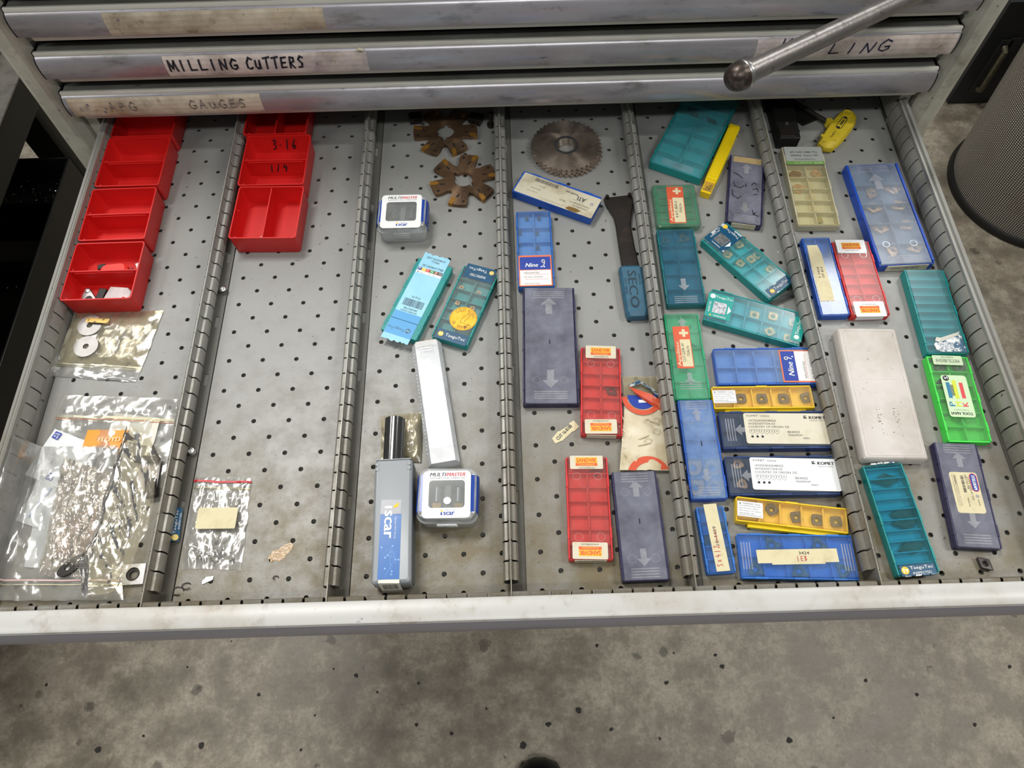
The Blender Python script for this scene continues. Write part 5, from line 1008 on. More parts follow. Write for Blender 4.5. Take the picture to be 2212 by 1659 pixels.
t = red_bin('bin_f', 'red bin with black handwriting inside, second row', 'h')
for s_, y, tx in (('3.16', 33.2, -12), ('1/4', -3.0, -10)):
    k = G(); hand(k, s_, tx, 9, 14, 7.5, 1.3, 0, .2); q = G(); q.f = k.f; q.v = [(x, 0-(15-yy)*.05, yy) for x, yy, z in k.v]; q.obj('lettering', BLACKINK, t, (0, 34.2 if s_ != '1/4' else -.85, 0))
red_bin('bin_g', 'red bin split down the middle, nearest of the second row', 'v')
# contents of the nearest left bin and of the split bin
def solo(g, name, m, label, cat, loc, rot=0, group=None, smooth=False, bevel=0): return tag(g.obj(name, m, None, loc, rot, smooth, bevel), label, cat, group)
z0 = 2.1
solo(G().rings([[(x, y, z) for x, y in rr(ww, 13, 5, 4)] for ww, z in ((28, 0), (30, 3), (29, 8), (24, 10))], True, True, True), 'red_plug', mat('light_red_plastic', 'e03428', .4), 'rounded red plastic cap in the back half of the nearest left bin', 'cap', (-136, 8, z0), 5)
solo(G().box(-4, -3, 0, 4, 3, 6), 'dark_block', BLKM, 'small dark metal block left of the red cap', 'block', (-152, 15, z0), 15, None, False, .4)
t = thing('square_nut', 'small bright steel clamp block with a hole, right of the red cap', 'clamp', (-109, 14, z0+1), 25); G().loop([(5*sx, 5*sy) for sx, sy in ((1, 0), (1, 1), (0, 1), (-1, 1), (-1, 0), (-1, -1), (0, -1), (1, -1))], ngon(8, 2.4), 0, 6).obj('block', STEEL, t, bevel=.4)
solo(G().lathe([(3, 0), (3.4, .6), (3.4, 6), (2.4, 7)], 14), 'dark_screw', BLKM, 'short dark round screw head between red cap and steel clamp', 'screw', (-118, 8, z0), 0, None, True)
t = thing('clamp_lever', 'pointed bright steel clamp with a screw hole in the front half of the bin', 'clamp', (-157, -24, z0), 10)
G().ext([(-7, -9), (7, -9), (8, -3), (3, 7), (1, 11), (-3, 11), (-6, 4)], 0, 6).obj('body', STEEL, t, bevel=.6); G().lathe([(2.6, 5), (2.8, 7), (1, 7.5)], 14, (-1, 8)).obj('pin', BRIGHT, t); G().lathe([(3.6, 6), (3.7, 6.3), (1.5, 6.3)], 16, (1, -3)).obj('screw', BLKM, t)
solo(G().box(-4, -7, 0, 4, 7, 8), 'dark_holder', BLKM, 'dark upright block between the steel clamp and the frosted capsule', 'block', (-143, -22, z0), -8, None, False, .8)
t = thing('frosted_capsule', 'frosted plastic capsule case in the front half of the nearest left bin', 'case', (-125, -24, z0), -3)
G().ext([(-13, -9), (11, -9), (15, -4), (15, 3), (10, 8), (-9, 9)], 0, 10).obj('body', film('frosted_pinkish', 'e4dcdc', .7, 'd0c4c4', .2, .05), t, bevel=.8); G().box(11, -6, 1, 15.6, 5, 9).obj('cap', FROST, t, bevel=.5)
solo(G().ext([(-13, -3), (6, 2), (8, -2), (13, 6), (4, 8), (-12, -1)], 0, 1.2), 'plastic_sliver', FROST, 'clear pointed plastic sliver in the left half of the split red bin', 'scrap', (13, 46, z0), 18)
# ================================================================= rusty cutters and saw blades
def cutter(label, x, y, rot, keyrot, z=.3):
    T = thing('slot_cutter', label, 'cutter', (x, y, z), rot, 'rusty six-arm cutters')
    n = 96; R1 = 38; O = []; I_ = []
    for i in range(n):
        t = 2*PI*i/n; p = (t*6/(2*PI)) % 1; a = (p-.5)*60      # arm centred at p = .5
        half = 20.5 if abs(a) else 0
        if abs(a) < 16.5: r = R1
        elif abs(a) < 22: r = R1-(abs(a)-16.5)/5.5*13.5
        else: r = 24.5-(abs(a)-22)/8*3.5
        if a < -13 and a > -17: r = R1+.8
        O.append((r*math.cos(t), r*math.sin(t)))
        kt = (t-math.radians(keyrot)) % PI; kr = 10.6+(4 if min(kt, PI-kt) < .17 else 0); I_.append((kr*math.cos(t), kr*math.sin(t)))
    G().loop(O, I_, 0, 4.6).obj('body', RUST, T)
    for k in range(6):
        c = math.radians(30+60*k)
        def q(r, da): return (r*math.cos(c+math.radians(da)), r*math.sin(c+math.radians(da)))
        G().ext([q(28, -10), q(31, -16), q(38.9, -16.4), q(38.6, -9), q(33, -6.5)], .2, 5.1).obj('cutting_tip', CARBG, T)
        g = G(); g.ext([q(22, -4), q(27.6, -8), q(28, -4.5), q(23, -.5)], 4.4, 4.72); g.obj('slit', mat('slit_dark', '15110e', .8), T)
        G().lathe([(0.1, 4.4), (1.7, 4.4), (1.7, 4.75), (.1, 4.75)], 12, q(33, 10)).obj('pin_hole', MC['slit_dark'], T)
cutter('rusty six-arm slot cutter lying flat, its back arms under the closed drawer', 214.5, 203, -30, 115); cutter('rusty six-arm slot cutter lying flat in full view against the divider', 236.5, 126.5, -10, 150)
t = thing('slitting_saw', 'x', 'saw blade'); bpy.data.objects.remove(t)
def saw(label, x, y, z, rot):
    T = thing('saw_blade', label, 'saw blade', (x, y, z), rot, 'stacked circular saw blades'); n = 160; O = []; I_ = []
    for i in range(n):
        t = 2*PI*i/n; ph = i % 4; r = (41.5, 40.3, 39.2, 38.4)[ph]; O.append((r*math.cos(t), r*math.sin(t))); kr = 10.6; I_.append((kr*math.cos(t), kr*math.sin(t)))
    G().loop(O, I_, 0, 2.6).obj('blade', SAWM, T)
    G().loop(ngon(40, 14.6), ngon(40, 10.7), 2.58, 2.75).obj('bore_land', STEEL, T)
saw('bottom circular saw blade of the stack', 358.5, 168.5, .3, 3); saw('middle circular saw blade of the stack', 357.5, 169.5, 3.2, 8); saw('top circular saw blade of the stack, brown steel with a round bore', 357, 171, 6.1, 0)
solo(G().box(-7, -6, 0, 7, 6, 9).box(-6, -6.6, 8, 6, -3, 10), 'black_insert_holder', BLKM, 'small dark gilded block left of the back cutter', 'block', (178, 226, .1), 5, None, False, .8)
solo(G().box(-8, -6, 0, 8, 6, 9).lathe([(3, 9), (3.2, 10.5), (1, 11)], 12), 'black_insert_holder', BLKM, 'dark clamp block with a screw head right of the back cutter', 'block', (251, 222, .1), -25, None, False, .8)
solo(G().lathe([(4.4, 0), (4.4, 4), (2.4, 4.2), (2.2, 20), (1.8, 21)], 14), 'dark_screw', BLKM, 'dark cone-tipped screw standing by the divider behind the front cutter', 'screw', (269, 214, .1), 0, None, True)
bpy.data.objects[-1:] if False else None
# ---- pin wrench with blue grip
T = thing('pin_wrench', 'flat black wrench with two pins and a blue handle', 'wrench', (0, 0, .4))
Lf = [(394.6, 91), (396.5, 82), (403, 66), (404.5, 52), (405, 26), (406, -4)]; Rt = [(426.3, 94), (427.6, 84), (424, 70), (421, 52), (422, 26), (424.4, -4)]
Rr = []
for (a, b), (c, d) in zip(Lf, Rt): Rr.append([(a, b, 2.2), (a+1, b, .6), (c-1, d, .6), (c, d, 2.2), (c, d, 5.6), (c-1.4, d, 6.6), (a+1.4, b, 6.6), (a, b, 5.6)])
G().rings(Rr[::-1], True, True, True).obj('blade', BLKM, T)
for x, y in ((398, 90.5), (423.5, 92.5)): G().lathe([(2.2, 6), (2.2, 10), (1.6, 10.8)], 14, (x, y)).obj('pin', BLKM, T, smooth=True)
gx = G(); Rr = []
for y, wd, hh in ((-5, 22, 9), (-9, 25, 12.5), (-40, 24.5, 12.5), (-64, 23.4, 12), (-69, 20, 9)):
    c = 414.2+( -5-y)*.022; w = wd/2; Rr.append([(c-w, y, 2), (c-w+2, y, .1), (c+w-2, y, .1), (c+w, y, 2), (c+w, y, hh-3), (c+w-3, y, hh), (c-w+3, y, hh), (c-w, y, hh-3)])
gx.rings(Rr[::-1] if False else Rr, True, True, True).obj('grip', mat('worn_blue_grip', '2f5d74', .45, 0, (('1c2f36', 50, .5, .72, .8), ('4c86a6', 25, .5, .8, .4)), .2, 300), T, bevel=.6)
k = G(); put_text(k, 'SECO', 414, -37, 46, 9, -90, 0, 0, .6); put_text(k, 'PINOL', 421.6, -26, 14, 2, -90); put_text(k, 'PAT. PEND', 406.6, -34, 20, 2, -90); k.obj('lettering', mat('pressed_dark_blue', '17323e', .5), T, (0, 0, 12.75)); 
# ---- torn label, paper packet
def paper(name, pts, z, m, label, cat, jit=1.0, seed=1, thick=.25, n=6, bump=1.5):
    """sheet over a quad (tl, tr, br, bl) with gentle waves"""
    tl, tr, br, bl = [Vector((p[0], p[1], 0)) for p in pts]; g = G(); R = random.Random(seed); N_ = n
    def P(u, v, dz):
        p = tl.lerp(tr, u).lerp(bl.lerp(br, u), v); q = noise.noise(Vector((p.x*.05+seed, p.y*.05, seed)))
        e = jit*noise.noise(Vector((p.x*.4, p.y*.4, seed*3))) if (u in (0, 1) or v in (0, 1)) else 0
        return (p.x+e, p.y+e, z+bump*(q+.6)+dz)
    for dz in (0, thick):
        v0 = len(g.v); g.v += [P(i/N_, j/N_, dz) for j in range(N_+1) for i in range(N_+1)]
        for j in range(N_):
            for i in range(N_):
                a = v0+j*(N_+1)+i; f = (a, a+N_+1, a+N_+2, a+1); g.f.append(f if dz else f[::-1])
    o = g.obj(name, m, None, smooth=True)
    return tag(o, label, cat) if label else o
T = thing('torn_label', 'small torn paper label with printed code, left of the red box', 'label', (334.5, -191.5, .3), 38)
G().ext([(-15, -3), (-9, -4.4), (-8, -5), (6, -4), (7, -4.8), (14, -4.6), (14.6, 4), (9, 4.4), (8, 3), (-3, 4), (-5, 5), (-14, 3)], 0, .4).obj('paper', CREAM, T); k = G(); put_text(k, 'CUT 16-B100', -1, .4, 20, 3.6, 6, 0, 0, .3); k.obj('lettering', BLACKINK, T, (0, 0, .5))
T = thing('paper_packet', 'creased paper packet with red and blue ring print, torn at its top', 'packet', (0, 0, 0))
PK = mat('oily_packet_paper', 'd6cdb2', .3, 0, (('a48a50', 16, .46, .68, .7), ('7a6438', 40, .56, .74, .6), ('ece6d6', 30, .55, .7, .6)), .3, 120)
o = paper('sleeve', [(394.5, -160), (431.5, -160), (430.5, -234.6), (382.5, -232.5)], 1.2, PK, None, None, .8, 4, 1.2, 14, 2.2); o.parent = T
o = paper('clear_top', [(394, -134), (430.5, -135), (431, -162), (394.5, -162)], 1.0, BAGY, None, None, .8, 5, .6, 8, 1.5); o.parent = T
def arc(g, cx, cy, r0, r1, a0, a1, z=0, n=16):
    A = [(cx+r0*math.cos(math.radians(a0+(a1-a0)*i/n)), cy+r0*math.sin(math.radians(a0+(a1-a0)*i/n)), z) for i in range(n+1)]; B = [(cx+r1*math.cos(math.radians(a0+(a1-a0)*i/n)), cy+r1*math.sin(math.radians(a0+(a1-a0)*i/n)), z) for i in range(n+1)]
    g.rings([A, B], False)
RB = mat('packet_red_print', 'd05232', .4, 0, (('e8c8a8', 80, .62, .75, .6),)); BB = mat('packet_blue_print', '1c3c9c', .35, 0, (('90a4cc', 90, .64, .75, .6),))
g = G(); arc(g, 411, -158, 15, 20, 180, 360); g.obj('lettering', RB, T, (0, 0, 5.4)); g = G(); arc(g, 411, -158, .2, 14, 172, 366); g.obj('lettering', BB, T, (0, 0, 5.5)); g = G(); rect2(g, 413, -163.5, 12, 3); g.obj('lettering', WHITEINK, T, (0, 0, 5.65))
g = G(); arc(g, 409, -240, 13.5, 20, 20, 160); 
g.v = [(x, max(y, -234), z) for x, y, z in g.v]; g.obj('lettering', RB, T, (0, 0, 4.6))
g = G().rings([[(398, -146, 5), (402, -150, 8), (420, -158, 9), (432, -168, 6)], [(400, -150, 8), (404, -156, 9.5), (418, -166, 9), (430, -172, 5.5)], [(403, -154, 7.5), (407, -159, 7), (417, -167, 6), (428, -174, 4.5)]], False); g.obj('torn_flap', RB, T, smooth=True)
g = G().rings([[(400, -144, 4), (410, -140, 5), (424, -150, 4), (430, -160, 4)], [(400, -148, 6), (411, -145, 8), (420, -153, 7.6), (431, -166, 6)]], False); g.obj('torn_foil', FOIL, T, smooth=True)
R = random.Random(44)
for k_ in range(7):
    x, y = R.uniform(388, 426), R.uniform(-228, -180); a = R.uniform(-.5, .5)+(1.57 if k_ % 3 else 0); L_ = R.uniform(8, 22)
    G().tube([(x, y, 3.4), (x+L_*.5*math.cos(a)+1, y+L_*.5*math.sin(a), 4.5), (x+L_*math.cos(a), max(-232, y+L_*math.sin(a)), 3.4)], .9, 5).obj('fold_ridge', PK, T, smooth=True)
for i, (x, y, rr_) in enumerate([(414, -185, 20), (422, -184, 50), (421, -196, 10), (412, -205, -20)]):
    g = G(); stroke(g, [(x-4, y), (x, y+3), (x+4, y+1), (x+1, y-3), (x-4, y)], .35); g.obj('crease', mat('crease_line', '8f835e', .5), T, (0, 0, 4.9))
# ---- small parts lying about
solo(G().tube([(557, -55, 2.6), (584, -41.5, 2.6)], 2.6, 6), 'steel_bar', STEEL, 'short grey steel bar at the lower end of the diagonal teal box', 'bar', (0, 0, 0))
def screw(x, y, label, r):
    t = thing('screw', label, 'screw', (x, y, 1.4), r, 'loose screws beside the leftmost divider'); G().lathe([(3.2, 4.2), (4, 4.4), (4, 5.4), (2.8, 6.6), (1.2, 7)], 18).obj('head', BRIGHT, t, smooth=True); G().lathe([(1.6, 0), (1.8, .4), (1.8, 4.3), (1.6, 4.4)], 12).obj('shaft', STEEL, t, smooth=True)
screw(-17.4, -17.6, 'round-head screw by the leftmost divider, level with the red bins', 0); 
t = thing('screw', 'shiny hollow screw sleeve by the leftmost divider, nearer the front', 'screw', (-18.6, -202, 1.4), 20, 'loose screws beside the leftmost divider'); G().lathe([(2.2, 1), (3.6, 1), (3.6, 5), (3, 6), (2.2, 6), (2.0, 1.4)], 18).obj('sleeve', BRIGHT, t, smooth=True)
g = G(); sq = [(9*sx, 8*sy) for sx, sy in ((1, 0), (1, 1), (0, 1), (-1, 1), (-1, 0), (-1, -1), (0, -1), (1, -1))]
t = thing('square_insert', 'bright square steel piece with a large round hole, by the bags and divider', 'insert', (-50.5, -316, .3), 2)
G().loop([(10*math.cos(a)/max(abs(math.cos(a)), abs(math.sin(a))), 9*math.sin(a)/max(abs(math.cos(a)), abs(math.sin(a)))) for a in [2*PI*i/24+.0 for i in range(24)]], ngon(24, 6), 0, 4).obj('body', BRIGHT, t); G().loop(ngon(24, 6), ngon(24, 3.6), .5, 2.4).obj('bore', BLKM, t)
tag(bpy.data.objects.new('x', None), '', '') if False else None
o = bpy.data.objects.new('cutting_insert', insert_mesh('rhomb', 13.5, 2.3, CARBD, 4.4)); COL.objects.link(o); o.location = (.6905, -.3287, .0004); o.rotation_euler = (0, 0, math.radians(-50)); tag(o, 'dark diamond insert lying loose near the front right corner', 'insert')
T = thing('fallen_sticker', 'narrow navy sticker standing against the leftmost divider foot', 'sticker', (-19.5, -272.5, 5.2), -86)
s = G().ext([(-15.5, -3.2), (-12, -3.6), (14, -3), (16, -1.5), (15.5, 3.4), (-15.5, 3.6)], -.1, .1).obj('sheet', NAVY, T); s.rotation_euler = (math.radians(20), 0, 0); g1 = G(); g2 = G(); logo_tt(g1, g2, -12, 0, 2.8); put_text(g2, 'TaeguTec', 2, 1, 22, 2.8); put_text(g2, 'INSPECTED', 3, -2, 15, 1.4); T.rotation_euler = (0, 0, math.radians(92)); g1.obj('lettering', YELP, s, (0, 0, .2)); g2.obj('lettering', WHITEINK, s, (0, 0, .25))
tag(G().tube([(450.5, 63, 14), (457, 60.5, 15), (457.5, 58, 14.5), (450.5, 57, 14)], .45, 6).obj('wire_clip', BRIGHT, None, (-12, 0, 0)), 'thin bent wire clip hooked on the divider by the short green case', 'clip')
# ---- T-handle key and black holders
T = thing('t_handle_key', 'black hex key with a worn yellow T-handle', 'key', (0, 0, 0))
KP = [(698.5, 216.1), (704, 212), (706.5, 203.9), (702.3, 193.0), (691, 178), (679.0, 164.3), (665.7, 152.7), (654.7, 154.8), (650.4, 162.5), (654.8, 171.1), (669.6, 192.3), (680, 204), (688.1, 212.7)]
YW = mat('worn_yellow_grip', 'd4bc28', .5, 0, (('6a5a1c', 30, .52, .72, .6), ('2c281c', 120, .64, .74, .7)), .15, 200)
c = (678, 184); Rr = [[(c[0]+(x-c[0])*k, c[1]+(y-c[1])*k, z) for x, y in KP] for k, z in ((.8, .6), (.98, 2.5), (1.0, 5), (.97, 8.5), (.82, 11.5), (.5, 12.2))]
G().rings(Rr, True, True, True).obj('grip', YW, T, smooth=True)
G().lathe([(3.2, 9.8), (4.6, 12.6), (5.8, 12.4), (6, 11)], 20, (694, 206)).obj('hang_ring', YW, T, smooth=True)
G().rings([[(x, y, z) for x, y in [(654, 171), (662, 165), (670, 161), (671.5, 164), (663, 168), (656, 174)]] for z in (10.6, 12.6)], True, True, True).obj('finger_ridge', YW, T, bevel=.5)
g = G(); q = rr(22, 7, 3.4, 5); tt = math.radians(52); G_ = [(683+x*math.cos(tt)-y*math.sin(tt), 190+x*math.sin(tt)+y*math.cos(tt)) for x, y in q]; q2 = rr(20.4, 5.6, 2.8, 5); G2 = [(683+x*math.cos(tt)-y*math.sin(tt), 190+x*math.sin(tt)+y*math.cos(tt)) for x, y in q2]
g.loop(G_, G2, 0, .15); put_text(g, 'HORN', 684, 191, 10, 3, 232, 0, .1, .3); disc2(g, 677.4, 183, 2, .1); disc2(g, 689.4, 198.4, 2, .1); put_text(g, 'T20PQ', 669, 173, 13, 3, 232); g.obj('lettering', BLACKINK, T, (0, 0, 12.35))
G().tube([(676, 192, 7), (668, 199, 7), (625, 246, 6.5)], 2.9, 6).obj('shaft', BLKM, T); G().lathe([(4.2, 3), (4.2, 11)], 10, (671, 196)).obj('collar', YW, T)
T = thing('toolholder', 'black square tool holder lying along the rightmost divider, behind the clear box', 'tool holder', (0, 0, .2))
G().ext([(603.5, 163.8), (627.8, 163), (630, 205), (630.5, 262), (603.5, 262)], 0, 17).obj('shank', BLK, T, bevel=1); G().ext([(604, 164.5), (621, 164), (622, 180), (604.5, 181)], 17, 19).obj('clamp_plate', BLKM, T, bevel=.6); G().lathe([(2.2, 17), (2.2, 17.6), (.8, 17.4)], 12, (616, 186)).obj('screw', STEEL, T)
T = thing('toolholder', 'flat black blade holder crossing under the key shaft', 'tool holder', (0, 0, .3)); G().ext([(632, 250), (660.8, 207.5), (643, 198.9), (632, 212), (632, 226)], 0, 3).obj('blade', BLK, T)
# ================================================================= bags
def bag(name, label, pts, z, m, seed, group=None, amp=3.2, th=5, n=34, freq=.06, rows=None, zipv=None, lift=0):
    """flat clear bag: two crinkled sheets over a quad (tl, tr, br, bl)"""
    tl, tr, br, bl = [Vector((p[0], p[1], 0)) for p in pts]; g = G(); T = thing(name, label, 'bag', (tl.x, tl.y, 0), 0, group); o_ = tl
    def P(u, v, top):
        p = tl.lerp(tr, u).lerp(bl.lerp(br, u), v); e = min(u, 1-u, v, 1-v); puff = min(1, e*6)
        q = noise.fractal(Vector((p.x*freq+seed, p.y*freq*.6, top*2.7)), 1.0, 2.2, 2)+.9*(.5-abs(noise.noise(Vector((p.x*freq*1.4+p.y*.04, p.y*freq*.5, seed+top)))))
        wob = 1.2*noise.noise(Vector((p.x*.08, p.y*.08, seed*2.)))*(1-puff)
        return (p.x+wob-o_.x, p.y+wob-o_.y, z+lift*min(26, max(0, -163-p.x)*3.2)+(th*puff*.5 if top else 0)+max(-.2, q)*amp*(.35+.65*puff)*(1 if top else .35))
    for top in (0, 1):
        v0 = len(g.v); g.v += [P(i/n, j/n, top) for j in range(n+1) for i in range(n+1)]
        for j in range(n):
            for i in range(n):
                a = v0+j*(n+1)+i; f = (a, a+n+1, a+n+2, a+1); g.f.append(f if top else f[::-1])
    g.obj('film', m, T, smooth=True)
    for v, mm, hw in (zipv or ()):
        a = [P(i/12, v, 1) for i in range(13)]; g = G(); pa = [(x, y+hw, zz+.5) for x, y, zz in a]; pb = [(x, y-hw, zz+.7) for x, y, zz in a]; g.rings([pa, pb], False); g.obj('zip_line', mm, T)
    return T
def slip(name, pts, z, m, label, cat, seed=1): return paper(name, pts, z, m, label, cat, .3, seed, .3, 8, 1.0)
# upper bag with two steel discs
TB_ = bag('zip_bag', 'small clear zip bag holding two steel discs, in front of the bin of clamps', [(-171, -40), (-78, -39), (-86, -106), (-175, -98)], 1.0, BAGY, 3, 'clear zip bags', 2.2, 5)
TF_ = bag('zip_bag_flap', 'zip end flap of the disc bag, lying towards the front', [(-175, -98), (-86, -106), (-90, -124), (-176, -114.5)], .8, BAG, 5, 'clear zip bags', 2, 2, 20, .1, None, [(.1, ZIP, .9), (.25, ZIP, .5)])
for c_ in list(TF_.children):
    c_.parent = TB_; c_.location = TF_.location-TB_.location
    if c_.name.startswith('film'): c_.name = 'zip_flap'
bpy.data.objects.remove(TF_)
for (x, y, zz), lb in (((-148.5, -58, 1.6), 'rear steel disc with a label band in the zip bag'), ((-146.5, -83, 1.4), 'front steel disc with a dark bore in the zip bag')):
    t = thing('steel_disc', lb, 'disc', (x, y, zz), 20, 'steel discs in the zip bag'); G().loop(ngon(36, 12.2), ngon(36, 3), 0, 4).obj('ring', mat('turned_aluminium', 'a4a2a0', .36, .85, (('8f8c8a', 90, .45, .7, .5),)), t); G().lathe([(.1, .4), (3, .4), (3, 1.2), (.1, 1.2)], 18).obj('bore', DARK, t)
g = G(); rect2(g, -140, -54, 24, 5.5, 0, -6); tag(g.obj('gold_strip', mat('gilt_label', 'c4a45c', .35, .5, (('2f2a1c', 200, .52, .6, .8),)), None, (0, 0, 8.2)), 'gold-speckled label strip on the rear steel disc', 'label')
# the pile
slip('paper_slip', [(-102.1, -158.2), (-55.6, -165.7), (-57.5, -196), (-103.5, -183)], 2.2, PAPER, 'white paper card under the zip of the large upper bag', 'paper', 3)
o = slip('orange_card', [(-123.1, -176.2), (-83.1, -177.5), (-88, -197), (-123.5, -194)], 3.6, mat('orange_card', 'e6992c', .45), 'orange card with pale lettering under the upper bag', 'card', 8)
k = G(); put_text(k, 'FLOYD', 0, 0, 21, 4.6, -2, 0, 0, .5); k.obj('lettering', mat('pale_orange', 'f4d49a', .5), o, (-99.6, -187, 5.2))
for pts, zz, lb, lg, sd in (([(-155.2, -173.8), (-111.8, -192.0), (-128.1, -238), (-171, -220)], 3.4, 'white deckle-edged slip with a small blue emblem, upper left in the pile', (-150.8, -181.4, -24), 11), ([(-153.2, -215.8), (-111.1, -228.3), (-130, -277), (-168, -264)], 2.8, 'white deckle-edged slip with a blue emblem, in the middle of the pile', (-146.6, -223, -20), 12), ([(-152, -262), (-112.7, -272), (-120.9, -309.2), (-149, -306.3)], 1.6, 'pale slip below the middle slip, near the drawer front', None, 13)):
    o = slip('paper_slip', pts, zz, mat('white_slip', 'dfe2e4', .5), lb, 'paper', sd)
    if lg:
        g = G(); rect2(g, lg[0], lg[1], 7, 7, 0, lg[2]); g.obj('emblem', BLUEINK, o, (0, 0, zz+1.8)); g = G(); x, y, a = lg; t = math.radians(a)
        for st in ([(-2.6, .3), (-1.2, 1.9), (0, .6), (-.4, 2)], [(-2.4, -1.6), (-.6, -.4), (-1, -2.2)], [(.5, 2), (2.4, 1.8), (1.2, .3)], [(.6, -.4), (2.4, -1), (.8, -2.3), (2.5, -2.4)]): stroke(g, [(x+a_*math.cos(t)-b_*math.sin(t), y+a_*math.sin(t)+b_*math.cos(t)) for a_, b_ in st], .5)
        g.obj('lettering', WHITEINK, o, (0, 0, zz+1.9))
SLIP_ = [q for q in bpy.data.objects if q.get('label', '').startswith('white deckle-edged slip with a blue emblem, in the')][0]
o = slip('printed_line', [(-143, -234), (-141.4, -234.5), (-156, -262), (-157.6, -261.5)], 4.6, mat('pale_blue_ink', 'b4bfdc', .5), None, None, 14); o.parent = SLIP_
slip('pink_scrap', [(-128, -268), (-96, -252), (-92, -300), (-122, -300)], 3.6, mat('pink_paper', 'e2c0a8', .5, 0, (('c4584a', 40, .52, .7, .6), ('dcc8a8', 70, .5, .7, .6))), 'pink and red printed scrap inside the crinkled bag', 'paper', 15)
slip('grey_scrap', [(-66, -206), (-45, -208), (-44, -242), (-62, -240)], 5.4, mat('lilac_paper', 'b4b0b4', .5), 'pale lilac paper scrap under the yellowed bag at the right', 'paper', 16)
solo(G().tube([(-68, -210, 6), (-46, -211.5, 6.6)], 3.6, 10).lathe([(3, 0), (3, .1)], 8, (-60, -210)), 'dark_bolt', BLKM, 'dark bolt under the pointed top of the yellowed bag', 'bolt', (0, 0, 3), 0, None, True)
t = thing('dark_clamp', 'dark clamp piece with a round hole under the front of the bags', 'clamp', (-103, -308, 5), 38); G().loop([(10*math.cos(2*PI*i/20)*1.35, 6*math.sin(2*PI*i/20)) for i in range(20)], [(5+2.4*math.cos(2*PI*i/20)-9, 2.4*math.sin(2*PI*i/20)) for i in range(20)], 0, 5).obj('body', BLKM, t); G().box(8, -5, 0, 17, 4, 5).obj('tail', BLKM, t, bevel=.8)
solo(G().box(-5, -9, 0, 5, 9, 6), 'dark_holder', BLKM, 'dark block under the right edge of the yellowed bag', 'block', (-49, -238, 3), 12, None, False, .8)
bag('zip_bag', 'wide clear zip bag at the back of the pile with a yellow-red zip line', [(-157, -136.5), (-43, -143.5), (-40.5, -236), (-166, -222)], 1.2, BAG, 7, 'clear zip bags', 2.6, 5, 36, .06, None, [(.27, ZIP, 1.2), (.3, mat('thin_red_zip', 'c87a5c', .4), .35)])
bag('zip_bag', 'largest clear zip bag in front, reaching past the left side wall', [(-176, -192), (-91, -194), (-54, -338), (-180, -335)], 4.6, BAG, 21, 'clear zip bags', 3.2, 6, 44, .045, None, [(.885, mat('pink_zip', 'c4a4a0', .35), .7), (.91, ZIP, .4)], 1)
bag('crinkled_bag', 'strongly crinkled yellowish bag in the middle of the pile', [(-137.8, -204), (-88, -222), (-90, -318), (-132, -316)], 6.5, BAGW, 31, None, 4.2, 7, 46, .13)
# folded yellowed bag (irregular outline)
def blob(name, label, pts, z, m, seed, amp=4, n=26):
    T = thing(name, label, 'bag', (-70, -260, 0)); c = Vector((sum(p[0] for p in pts)/len(pts), sum(p[1] for p in pts)/len(pts), 0)); M_ = 64; per = []
    L_ = [math.dist(pts[i], pts[(i+1) % len(pts)]) for i in range(len(pts))]; tot = sum(L_)
    for i in range(M_):
        d = tot*i/M_; j = 0
        while d > L_[j]: d -= L_[j]; j += 1
        a, b = pts[j], pts[(j+1) % len(pts)]; t = d/L_[j]; per.append(Vector((a[0]+(b[0]-a[0])*t, a[1]+(b[1]-a[1])*t, 0)))
    Rg = []
    for k in range(n+1):
        s = 1-k/n*.98; r = []
        for p in per:
            q = c+(p-c)*s; f = noise.fractal(Vector((q.x*.11+q.y*.05+seed, q.y*.028, 1.3)), .7, 2.2, 4)+.6*abs(noise.noise(Vector((q.x*.09+q.y*.03, q.y*.02, seed)))); r.append((q.x+70, q.y+260, z+(3*min(1, (1-s)*4))+max(-.3, f)*amp))
        Rg.append(r)
    G().rings(Rg, True, False, True).obj('film', m, T, smooth=True); return T
T = blob('folded_bag', 'yellowed plastic bag folded to a point, draped over the pile beside the divider', [(-81.5, -174.0), (-56, -192), (-42.8, -212.1), (-42, -250), (-41.2, -272.8), (-49.1, -308.2), (-57.9, -332.6), (-85.8, -337.4), (-90, -322), (-95.4, -306.8), (-84.6, -274.5), (-87.0, -232.5)], 12, BAGY, 41)
g = G()
for i in range(0, 9, 2): g.rings([[(-94+44*u+70, -308+8*math.sin(u*1.8)-i*2.1-14*u+260, 18.4+.3*(i % 2)) for u in (0, .25, .5, .75, 1)], [(-94+44*u+70, -308.35+8*math.sin(u*1.8)-i*2.1-14*u+260, 18.6) for u in (0, .25, .5, .75, 1)]], False)
g.obj('fold_lines', ZIP, T)
# small bag in the second compartment
T = bag('zip_bag', 'small clear bag with a red zip line and cream label, alone at the front', [(-13.6, -225.7), (40.3, -228.7), (42.5, -313.8), (-10.0, -311.7)], .6, BAG, 51, 'clear zip bags', 2.6, 4, 44, .12, None, [(.055, ZIPR, 1.0), (.13, ZIP, .5)])
G().ext(rr(36, 19.6, 1.5, 3), 0, .3).obj('label', CREAM, T, (29.5, -42.5, 6.2), -1)
g = G(); R = random.Random(4)
for i in range(70):
    x, y = R.gauss(14, 9), R.gauss(-300, 4.5); s = R.uniform(.5, 1.7); a = R.uniform(0, 6.3)
    if -8 < x < 38: g.add([(x, y, 1.2), (x+s*math.cos(a), y+s*math.sin(a), 1.2), (x+s*math.cos(a+2), y+s*math.sin(a+2), 2.4)], [(0, 1, 2)])
o = tag(g.obj('dark_chips', BLKM, None, kind='stuff'), 'scatter of black metal chips inside the small red-zip bag', 'chips')
